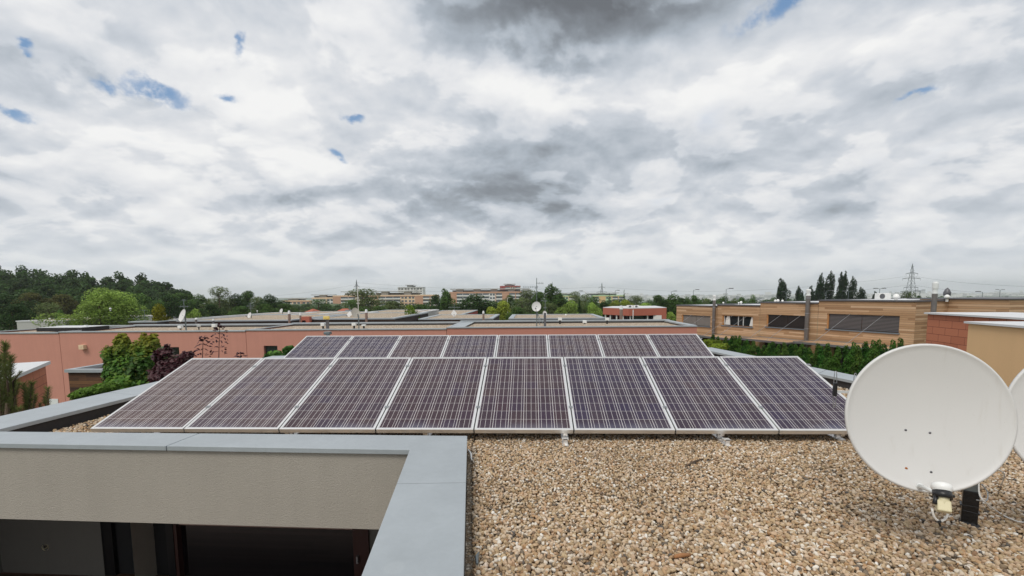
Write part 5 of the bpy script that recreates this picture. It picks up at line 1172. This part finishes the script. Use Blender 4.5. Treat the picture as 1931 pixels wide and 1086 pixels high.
proto('spruce', 'spruce_tree', blobs_cone(3), 3000, .034, '', trunk=.014, limbs=1, aspect=.3)
proto('thuja0', 'thuja_shrub', blobs_cone2(31), 9000, .034, '', trunk=.01, limbs=1, up=.9, aspect=.4, part='foliage')
proto('thuja1', 'thuja_shrub', blobs_cone2(35), 9000, .034, '', trunk=.01, limbs=1, up=.9, aspect=.4, part='foliage')
used = set()
DK, MD, YG, OL, BR, BN = (.038, .080, .022), (.078, .148, .034), (.24, .29, .038), (.130, .170, .062), (.24, .35, .072), (.100, .100, .030)
def plant(kind, px, ytop, wpx, Y, col, label, group=None, base=None, dx=0):
    t_ = aty(px, ytop, Y); zb_ = float(gh(t_.x, Y)) if base is None else base; p = PROTO[kind]; H_ = (t_.z-zb_)/p['_t']; w_ = wpx/F*Y/p['_w']
    if kind in used: r_ = dup(p, (t_.x, Y, zb_), label)
    else:
        used.add(kind); r_ = p; r_.location = (t_.x, Y, zb_); r_['label'] = label
    r_.scale = (w_, w_, H_); r_.rotation_euler = (0, 0, (px*1.7) % 6.28)
    k_ = .82+.36*random.Random(px*7+ytop).random()
    for ch in r_.children:
        if ch.type == 'MESH': ch.color = (col[0]*k_, col[1]*k_, col[2]*k_, 1)
    if group: r_['group'] = group
    return r_
G1, G2 = 'trees at the foot of the wooded slope', 'trees around the apartment blocks'
T = [
 ('round0', 10, 556, 70, 80, DK, 'very dark tree at the left edge above the grey flat house', G1), ('round1', 25, 575, 52, 58, DK, 'low dark tree at the left edge beside the grey flat house', G1),
 ('round2', 62, 553, 60, 95, BN, 'brownish green tree left of the big bright tree', G1), ('loose0', 92, 572, 60, 70, OL, 'grey green spreading tree just left of the big bright tree', G1),
 ('round1', 118, 556, 48, 98, BN, 'brown tinged tree behind the left side of the big bright tree', G1), ('bush', 112, 586, 24, 60, MD, 'small green bush left of the big bright tree', G1),
 ('fine', 186, 548, 128, 50, BR, 'big bright yellow green tree towering over the left end of the pink roof', G1),
 ('loose1', 244, 552, 52, 80, MD, 'green weeping tree right behind the big bright tree', G1), ('round0', 272, 556, 44, 85, MD, 'mid green tree between the bright tree and the yellow tree', G1),
 ('bush', 300, 576, 44, 46, (.17, .17, .012), 'yellow green leafy tree left of the white oval dish', G1), ('round2', 318, 557, 46, 90, DK, 'dark green tree behind the yellow tree', G1),
 ('bush', 364, 585, 36, 52, BR, 'light green bush right of the white oval dish', G1),
 ('round1', 344, 553, 48, 110, MD, 'dark tree above the white oval dish', G1), ('round0', 378, 556, 40, 115, MD, 'green tree left of the tall grey green willow', G1),
 ('loose0', 412, 542, 54, 100, OL, 'tall grey green willow shaped tree left of the middle', G1), ('round2', 396, 574, 40, 85, DK, 'low dark tree before the grey green willow', G1),
 ('round0', 440, 556, 46, 105, DK, 'dark green tree right of the grey green willow', G1), ('round1', 470, 549, 34, 110, MD, 'green tree with a pointed top above the second roof dish', G1),
 ('round2', 452, 578, 44, 80, MD, 'low green tree above the second roof dish', G1), ('loose1', 487, 560, 30, 100, OL, 'slim olive tree between two darker trees left of the estate', G1),
 ('round0', 512, 557, 46, 95, DK, 'dark rounded tree just left of the estate', G1), ('round1', 497, 574, 36, 80, MD, 'low green tree left of the brown flue', G1), ('round2', 536, 573, 42, 85, MD, 'green tree in front of the leftmost apartment block', G2),
 ('loose0', 600, 565, 50, 150, MD, 'birch like tree before the cream block with dark windows', G2), ('round1', 572, 585, 34, 120, OL, 'low olive tree left of the cream block', G2),
 ('loose1', 682, 545, 62, 120, OL, 'tall loose tree in front of the long yellow block', G2), ('loose0', 662, 566, 40, 110, MD, 'smaller loose tree beside the tall loose tree', G2), ('loose0', 712, 567, 40, 130, OL, 'olive tree right of the tall loose tree', G2),
 ('round2', 742, 568, 56, 110, OL, 'rounded olive tree before the middle of the yellow block', G2), ('round0', 722, 578, 50, 95, MD, 'low green tree behind the brown flue on the timber roof', G2),
 ('bush', 775, 578, 38, 44, (.10, .16, .018), 'round yellow green bush between the two timber houses', G2), ('round1', 795, 574, 50, 100, MD, 'green tree behind the round yellow green bush', G2),
 ('round2', 822, 556, 26, 130, DK, 'narrow dark tree at the right end of the yellow block', G2), ('pop1', 838, 546, 24, 120, MD, 'pointed slim tree between the two long blocks', G2), ('round0', 812, 578, 34, 90, DK, 'low dark tree under the right end of the yellow block', G2),
 ('round0', 893, 556, 62, 100, DK, 'big dark round tree before the orange topped block', G2), ('round1', 862, 575, 40, 90, DK, 'low dark tree left of the big dark round tree', G2), ('loose1', 930, 568, 40, 100, MD, 'green tree right of the big dark round tree', G2),
 ('bush', 948, 569, 46, 80, YG, 'yellow green tree before the right part of the orange topped block', G2), ('round2', 963, 557, 26, 120, MD, 'small dark tree at the right end of the orange topped block', G2), ('bush', 926, 580, 36, 75, YG, 'low yellow green bush right of the short flue', G2),
 ('loose0', 985, 562, 44, 95, OL, 'olive tree left of the round white mast dish', G2), ('loose1', 1001, 548, 52, 130, OL, 'tall grey green tree behind the tall aerial mast', G2), ('round2', 978, 580, 40, 70, MD, 'dark low tree left of the round white mast dish', G2),
 ('pop1', 1038, 538, 34, 110, MD, 'tallest pointed tree right of the aerial mast', G2), ('round1', 1020, 551, 30, 105, MD, 'green tree just right of the aerial mast', G2), ('loose0', 1036, 572, 44, 90, OL, 'low olive tree below the tallest pointed tree', G2),
 ('round0', 1058, 557, 30, 115, DK, 'dark round tree left of the mint green block', G2), ('bush', 1073, 569, 48, 70, BR, 'bright round tree in front of the mint green block', G2), ('loose1', 1084, 550, 24, 120, OL, 'slender birch with pointed top before the mint green block', G2),
 ('loose0', 1104, 556, 34, 110, OL, 'drooping birch beside the pale lamp post', G2), ('pop2', 1093, 566, 9, 80, DK, 'very dark thin conifer between the birches', G2), ('loose1', 1120, 560, 28, 100, MD, 'green tree just left of the middle pylon', G2),
 ('bush', 1119, 572, 30, 72, BR, 'bright conical tree left of the red house', G2), ('round2', 1138, 570, 30, 90, DK, 'dark tree behind the left end of the red house', G2), ('spruce', 1149, 555, 13, 130, DK, 'dark bluish conifer before the second mint block', G2), ('spruce', 1177, 549, 13, 140, DK, 'dark spruce at the right end of the mint block', G2),
 ('bush', 1158, 568, 34, 95, YG, 'yellow green bush behind the red house on the left', G2), ('bush', 1182, 566, 34, 95, YG, 'yellow green bush behind the red house in the middle', G2), ('loose0', 1200, 558, 40, 120, OL, 'olive tree behind the roof units of the red house', G2),
 ('bush', 1216, 572, 40, 95, BR, 'low light green bush behind the red house', G2), ('round1', 1240, 557, 34, 95, MD, 'green tree at the right behind the red house', G2), ('round0', 1266, 556, 40, 85, MD, 'green tree between the red house and the timber terrace', G2),
 ('round2', 1252, 566, 30, 80, DK, 'dark tree touching the right corner of the red house', G2), ('bush', 1266, 590, 30, 60, BR, 'light green bush below the trees left of the timber terrace', G2), ('round1', 1285, 562, 24, 90, DK, 'small dark tree over the left end of the timber terrace', G2),
 ('round0', 1298, 561, 18, 95, MD, 'small tree left of the lamp over the timber terrace', G2), ('round2', 1310, 557.5, 22, 95, MD, 'green tree under the lamp over the timber terrace', G2), ('loose0', 1332, 563, 20, 120, OL, 'olive tree just left of the thin flue', G2),
 ('loose1', 1365, 559, 18, 110, MD, 'slim tree right of the thin flue', G2), ('loose0', 1385, 563, 16, 110, OL, 'small olive tree above the two white domes', G2), ('round1', 1400, 561, 16, 120, MD, 'small tree right of the two white domes', G2), ('loose0', 1420, 557, 14, 110, MD, 'small loose tree left of the first poplar', G2),
 ('round2', 1344, 567, 18, 130, DK, 'low dark tree behind the thin flue', G2), ('round0', 1440, 566, 26, 140, DK, 'low dark tree line clump left of the first poplar', G2),
 ('loose1', 1714, 550, 27, 90, (.07, .10, .03), 'green tree at the foot of the tall pylon', G2), ('round1', 1733, 558, 14, 95, DK, 'small dark tree right of the tall pylon', G2), ('bush', 1924, 577, 24, 34, (.20, .19, .02), 'yellow green bush at the right edge beyond the timber wing', G2)]
GP = 'row of poplars on the right skyline'
for (kind, px, yt, w_, lb) in (('pop1', 1473, 527, 19, 'wide leaning poplar standing apart at the left of the row'), ('pop0', 1507, 541, 12, 'short poplar between the first poplar and the flue'), ('pop2', 1514, 551, 6, 'tiny poplar touching the short poplar'),
    ('pop0', 1530, 541, 13, 'poplar directly behind the tall flue'), ('pop2', 1541, 540, 8, 'low narrow poplar at the left foot of the first tall poplar'), ('pop0', 1549, 517.5, 12, 'first tall poplar right of the flue'),
    ('pop1', 1568, 514, 15, 'broadest tall poplar in the middle of the row'), ('pop2', 1587, 515, 11, 'left stem of the split tall poplar'), ('pop0', 1594, 514, 11, 'right stem of the split tall poplar'), ('pop1', 1609, 523.5, 12, 'last tall poplar before the low ones'),
    ('pop2', 1578, 552, 7, 'small dark poplar between the two tallest'), ('pop1', 1624, 543, 13, 'low poplar right of the tall ones'), ('pop0', 1650, 551, 11, 'lowest poplar beside the air conditioner'), ('pop2', 1602, 545, 8, 'low poplar between the split one and the last tall one')):
    T.append((kind, px, yt, w_, 170, (.018, .045, .015), lb, GP))
for kind, px, yt, w_, Y, col, lb, gp in T: plant(kind, px, yt, w_, Y, col, lb, gp)
# thuja hedge: one shrub after another
th = [(1344, 634), (1355, 639), (1367.6, 639), (1380.6, 637), (1387, 638), (1393.5, 638), (1404, 647), (1410, 646), (1420, 648), (1431, 657), (1440.5, 656), (1449, 653), (1457.7, 648.7), (1467, 655), (1479.5, 652), (1494, 653.5), (1502, 656), (1511, 655), (1519, 660), (1528, 663),
      (1542, 655.5), (1548.5, 658.7), (1562, 655.5), (1578.5, 662), (1597, 658.6), (1608, 655.6), (1620, 661.5), (1634, 652.6), (1645, 653.6), (1655, 652.6), (1668, 658), (1682, 655), (1697, 652)]
for i, (px, yt) in enumerate(th):
    Y = 29.5-15.5*(px-1344)/(1660-1344); Y = max(Y, 12.6)
    nth = ['first', 'second', 'third', 'fourth', 'fifth', 'sixth', 'seventh', 'eighth', 'ninth', 'tenth', 'eleventh', 'twelfth', 'thirteenth', 'fourteenth', 'fifteenth', 'sixteenth', 'seventeenth'][i if i < 17 else 32-i]
    plant('thuja0' if i % 3 else 'thuja1', px, yt, 19+12*(px-1344)/316, Y, (.045+.010*(i % 3), .125+.02*(i % 2), .022), '%s thuja of the hedge counted from the %s end' % (nth, 'far left' if i < 17 else 'near right'), 'thuja hedge below the timber terrace')
# near shrubs with their own leaf meshes
def leafy(name, label, cat, lobes, n, leaf, leafm, stems, part='foliage', tips=False, aspect=.75, base=GZ, tn_fn=None):
    """lobes: (px, py, rx_px, ry_px, Y)"""
    c0_ = aty(lobes[0][0], lobes[0][1], lobes[0][4]); o = thing(name, (c0_.x, lobes[0][4], base), label, cat); bl = []
    for px, py, rx, ry, Y in lobes:
        p = aty(px, py, Y); bl.append((p.x, p.y, p.z, rx/F*Y, ry/F*Y))
    c, nr, tn = crown_pts(bl, n); v, f = leaf_quads(c, leaf*vr.uniform(.6, 1.3, len(c)), nr+np.array([0, -.2, .5]), aspect=aspect)
    zt_ = c[:, 2].max(); yv = np.clip((c[:, 2]-(zt_-.75))/.75, 0, 1)*.75 if tips else np.zeros(len(c)); yv = np.clip(yv+vr.normal(size=len(c))*.12*(tips), 0, 1)
    tt = np.repeat(np.stack([tn, yv, tn], 1), 4, 0); v -= np.array([c0_.x, lobes[0][4], base])
    me = np_mesh(part, v, f, tt, leafm, False); q = bpy.data.objects.new(part, me); C.objects.link(q); q.parent = o; q.color = (.06, .12, .02, 1)
    m = MB()
    for (a, b, r_) in stems:
        pa, pb = aty(*a), aty(*b); m.tube([(pa.x, pa.y, base), pa, pa.lerp(pb, .5)+Vector((.02, 0, 0)), pb], [r_*1.4, r_, r_*.7, r_*.3], 6)
    m.build('stem', 'bark', o, smooth=True); return o
leafy('maple_shrub', 'tall green maple shrub with yellowish tips before the wide dark window', 'shrub',
      [(250, 700, 44, 40, 13), (234, 664, 17, 34, 13), (232, 645, 12, 18, 13), (228, 690, 24, 26, 13), (262, 672, 20, 28, 13), (285, 652, 12, 24, 13), (291, 640, 7, 12, 13), (272, 642, 8, 15, 13), (206, 668, 12, 16, 12.8), (213, 690, 14, 28, 12.8), (286, 690, 22, 40, 12.9),
       (245, 725, 42, 26, 12.6), (222, 735, 26, 24, 12.5), (208, 714, 12, 18, 12.6), (284, 730, 24, 22, 12.6), (270, 700, 28, 36, 12.7)], 9500, .125, 'maple_leaves', [((245, 770, 13), (234, 640, 13), .03), ((260, 770, 13), (290, 640, 13), .03), ((240, 770, 13), (208, 665, 12.8), .025)], tips=True)
leafy('maple_shrub', 'dark red leaved shrub right of the green maple shrub', 'shrub',
      [(320, 700, 24, 28, 12.2), (313, 667, 12, 13, 12.2), (300, 672, 10, 14, 12.2), (334, 690, 18, 22, 12.2), (352, 672, 9, 11, 12.1), (358, 668, 6, 6, 12.1), (346, 680, 10, 14, 12.1), (305, 712, 20, 24, 12.1), (315, 652, 4, 4, 12.2), (326, 712, 26, 22, 12.0)], 3000, .13, 'red_leaves', [((320, 760, 12.2), (313, 655, 12.2), .02), ((335, 760, 12.2), (354, 668, 12.1), .02)])
leafy('low_shrub', 'low light green shrub beside the timber shed behind the zinc coping', 'shrub', [(170, 738, 26, 9, 11), (190, 733, 22, 9, 11), (150, 744, 16, 8, 11), (205, 730, 16, 10, 11.2)], 1500, .09, 'leaves', [((175, 760, 11), (185, 735, 11), .015)])
leafy('maple_shrub', 'green leaf tips above the panels under the small square window', 'shrub', [(520, 668, 14, 7, 13), (506, 672, 8, 6, 13), (530, 672, 10, 5, 13)], 330, .12, 'maple_leaves', [((520, 720, 13), (518, 668, 13), .02)])
leafy('maple_shrub', 'green leaf tips against the pink wall at the left end of the back panels', 'shrub', [(545, 657, 8, 5, 12.6), (540, 662, 7, 6, 12.6)], 220, .11, 'maple_leaves', [((544, 720, 12.6), (543, 660, 12.6), .02)])
leafy('golden_shrub', 'bright yellow green shrub at the far left end of the thuja hedge', 'shrub', [(1345, 648, 16, 8, 27), (1360, 653, 14, 7, 26), (1334, 645, 10, 6, 28), (1352, 656, 18, 8, 25)], 1800, .12, 'leaves', [((1350, 690, 26), (1350, 650, 26), .04)]).children[0].color = (.20, .27, .025, 1)
for q in bpy.data.objects:
    if q.name.startswith('foliage') and q.parent and q.parent.name.startswith('golden'): q.color = (.20, .27, .025, 1)
    if q.name.startswith('foliage') and q.parent and q.parent.name.startswith('low_shrub'): q.color = (.11, .20, .03, 1)
def twig(px, ytop, ybot, Y, levels, label):
    a, b = aty(px-2, ybot+30, Y), aty(px, ytop, Y); o = thing('red_twig', (a.x, Y, GZ), label, 'plant'); m = MB(); m.tube([(a.x, Y, GZ), a, b], [.02, .012, .006], 6); m.build('stem', 'window_frame', o)
    cs, ns = [], []
    for lv in levels:
        f_ = (lv-ybot-30)/(ytop-ybot-30); p = a.lerp(b, f_)
        for s_ in (-1, 1):
            for k in range(4): cs.append((p.x+s_*(.035+.055*k)*(1 if lv > ytop+8 else .6), p.y+vr.uniform(-.05, .05), p.z-.012*k*k*.6+.03+vr.uniform(-.01, .01))); ns.append((0, 0, 1))
    for k in range(8): cs.append((b.x+vr.uniform(-.09, .09), b.y+vr.uniform(-.05, .05), b.z+vr.uniform(-.12, .06))); ns.append((0, 0, 1))
    cs, ns = np.array(cs), np.array(ns, float); v, f = leaf_quads(cs, np.full(len(cs), .115), ns, aspect=.5); v -= np.array([a.x, Y, GZ])
    me = np_mesh('foliage', v, f, np.repeat(np.stack([vr.random(len(cs))*.6]*3, 1), 4, 0), 'red_leaves', False); q = bpy.data.objects.new('foliage', me); C.objects.link(q); q.parent = o
twig(383, 635, 673, 12, [637, 643, 651, 660, 669], 'shorter upright twig with dark red leaf pairs against the pink wall')
twig(414, 613, 673, 12, [616, 623, 631, 638, 645, 655, 664], 'tallest upright twig with dark red leaves reaching over the pink roof edge')
twig(454, 664, 673, 12, [668], 'short red leaf tip barely rising above the front panel row')
# pine with long upright shoots at the left edge
pb = aty(12, 700, 7.6); pine = thing('pine_tree', (pb.x, 7.6, GZ), 'young pine with upright shoots at the left edge behind the coping', 'tree')
shoots = [((6, 800), (9, 648), 1.0), ((20, 800), (19, 672), 1.1), ((2, 780), (-2, 672), 1.0), ((14, 720), (7, 690), .9), ((18, 770), (30, 716), .9), ((28, 750), (36, 722), .7), ((50, 800), (54, 735), 1.1), ((54, 780), (60, 722), .9), ((52, 775), (45, 724), .8), ((62, 775), (66, 745), .7), ((90, 780), (90, 732), .8), ((88, 770), (82, 748), .5), ((74, 790), (76, 760), .6),
          ((30, 800), (24, 745), .9), ((-5, 760), (-12, 690), 1.0), ((20, 800), (4, 740), 1.2), ((40, 810), (36, 770), .9), ((60, 800), (50, 765), 1.0), ((5, 810), (14, 760), 1.2), ((24, 720), (40, 700), .45), ((8, 660), (13, 652), .6)]
V_, F_, TT = [], [], []; m = MB(); tr = aty(14, 830, 7.6); tr = Vector((tr.x, 7.6, tr.z))
m.tube([(tr.x, 7.6, GZ), tr, aty(14, 760, 7.6)], [.07, .05, .03], 8)
for (a, b, k_) in shoots:
    Yq = 7.6+vr.uniform(-.25, .25); pa, pb_ = aty(*a, Yq), aty(*b, Yq); m.tube([tr.lerp(pa, .0) if False else pa+Vector((0, 0, -.25)), pa, pb_], [.018, .014, .006], 5)
    n = int(480*k_*max(.6, (pb_-pa).length*2)); s = vr.random(n)**.8; ax = np.array((pb_-pa).normalized()); base = np.array(pa)[None]+(np.array(pb_-pa))[None]*s[:, None]
    d = vr.normal(size=(n, 3)); d -= (d@ax)[:, None]*ax; d /= np.linalg.norm(d, axis=1)[:, None]; dd = d*.8+ax*vr.uniform(.35, 1.2, n)[:, None]; dd /= np.linalg.norm(dd, axis=1)[:, None]
    L = (.095*k_*vr.uniform(.7, 1.2, n))[:, None]; w_ = np.cross(dd, vr.normal(size=(n, 3))); w_ = w_/np.linalg.norm(w_, axis=1)[:, None]*.0035
    o_ = len(V_)*0; v = np.stack([base-w_, base+w_, base+dd*L+w_*.3, base+dd*L-w_*.3], 1).reshape(-1, 3); F_.append(np.arange(4*n).reshape(n, 4)+sum(len(x) for x in V_)); V_.append(v); TT.append(np.repeat(np.stack([np.clip(.25+.45*s+vr.normal(size=n)*.12, 0, 1), (s > .9)*.35, s], 1), 4, 0))
m.build('trunk', 'bark', pine, smooth=True)
v = np.concatenate(V_)-np.array([pb.x, 7.6, GZ]); me = np_mesh('crown', v, np.concatenate(F_), np.concatenate(TT), 'leaves', False); q = bpy.data.objects.new('crown', me); C.objects.link(q); q.parent = pine; q.color = (.125, .15, .05, 1)

# wooded slope and far belts: read as one mass
def woods(name, label, items, leaf, n, col, m_='leaves'):
    V_, F_, TT = [], [], []; k0 = 0
    for (x, y, zb_, zt_, w_) in items:
        H_ = zt_-zb_; bl = blobs_round(int(x*13+y) & 0xffff, 10, .1, .42)[:-1]
        c, nr, tn = crown_pts(bl, n); c = c*np.array([w_, w_, H_])*np.array([1.25, 1.25, 1])+np.array([x, y, zb_]); v, f = leaf_quads(c, leaf*vr.uniform(.6, 1.4, len(c)), nr); V_.append(v); F_.append(f+k0); k0 += len(v)
        sh = vr.uniform(-.22, .22); TT.append(np.repeat(np.stack([np.clip(tn+sh, 0, 1), (vr.random(len(tn)) > .9)*.4, tn], 1), 4, 0))
    me = np_mesh(name, np.concatenate(V_), np.concatenate(F_), np.concatenate(TT), m_, False); o = bpy.data.objects.new(name, me); C.objects.link(o); o.color = (*col, 1); return tag(o, label, 'woods', kind='stuff')
sil = [(-60, 494), (0, 492), (20, 500), (55, 499), (75, 497), (90, 505), (120, 504), (150, 502), (165, 512), (185, 519), (215, 520), (232, 512), (262, 511), (290, 522), (305, 529), (322, 536), (332, 541), (345, 551), (362, 556), (380, 562), (440, 568), (540, 572)]
def sy(px): return float(np.interp(px, [a for a, b in sil], [b for a, b in sil]))
items = []; rw = random.Random(8)
for (Y, dy, st, jit) in ((175, 0, 17, 3), (160, 9, 19, 7), (145, 20, 21, 8), (128, 30, 23, 8), (112, 42, 27, 8)):
    px = -70
    while px < (372 if Y > 150 else 350):
        y_ = sy(px)+dy*(1 if px < 320 else .4)+rw.uniform(-jit*.3, jit); t_ = aty(px, y_, Y); zb_ = float(gh(t_.x, Y)); items.append((t_.x, Y+rw.uniform(-4, 4), min(zb_, t_.z-7)+.5, t_.z, (st*2.6)/F*Y*rw.uniform(.8, 1.25))); px += st*rw.uniform(.7, 1.25)
woods('hillside_wood', 'dense dark green wood covering the slope at the left', items, .8, 1100, (.044, .086, .024))
items = []
for (Y, y0, st, p0, p1) in ((260, 569, 13, 330, 1330), (200, 575, 16, 380, 1300), (150, 583, 20, 400, 1290), (330, 564.5, 11, 1100, 1960), (240, 567, 14, 1280, 1960), (180, 571, 18, 1280, 1500)):
    px = p0
    while px < p1:
        t_ = aty(px, y0-(px-965)*.004*0+rw.uniform(-3, 3)-(px-965)*.0085*.6, Y); zb_ = float(gh(t_.x, Y)); items.append((t_.x, Y+rw.uniform(-8, 8), min(zb_, t_.z-4), t_.z, (st*2.2)/F*Y)); px += st*rw.uniform(.7, 1.3)
woods('tree_belt', 'low green belt of trees stretching behind the houses to the estate', items, .8, 420, (.062, .112, .032))
items = []
for _ in range(520):
    px = rw.uniform(1300, 1960); Y = rw.uniform(900, 3600) if px < 1500 else rw.uniform(900, 2700); t_ = aty(px, 560, Y); zb_ = float(gh(t_.x, Y)); items.append((t_.x, Y, zb_, zb_+rw.uniform(8, 15), rw.uniform(25, 70)))
woods('distant_woods', 'bluish dark woods on the far hills at the right horizon', items, 9, 60, (.022, .045, .022))

# ------------------------------------------------------------------ haze
hm = bpy.data.materials.new('haze'); hm.use_nodes = True; t = NT(hm.node_tree)
pv = t.n('ShaderNodeVolumePrincipled'); pv.inputs['Color'].default_value = (.93, .96, 1, 1); pv.inputs['Density'].default_value = .00017; pv.inputs['Anisotropy'].default_value = .2
t.n('ShaderNodeOutputMaterial', Volume=pv.outputs[0]); MATS['haze'] = hm
USE_HAZE = True
if USE_HAZE:
    m = MB(); m.box(-7200, 7200, -7200, 7200, -120, 110); hz_ = m.build('haze', 'haze'); tag(hz_, 'thin pale haze lying over the far town and hills', 'haze', kind='stuff')
# ------------------------------------------------------------------ tidy
for k in list(PROTO):
    if k not in used:
        for ch in list(PROTO[k].children): bpy.data.objects.remove(ch)
        bpy.data.objects.remove(PROTO[k])
for o in bpy.data.objects:
    for k in ('_o', '_w', '_t'):
        if k in o: del o[k]
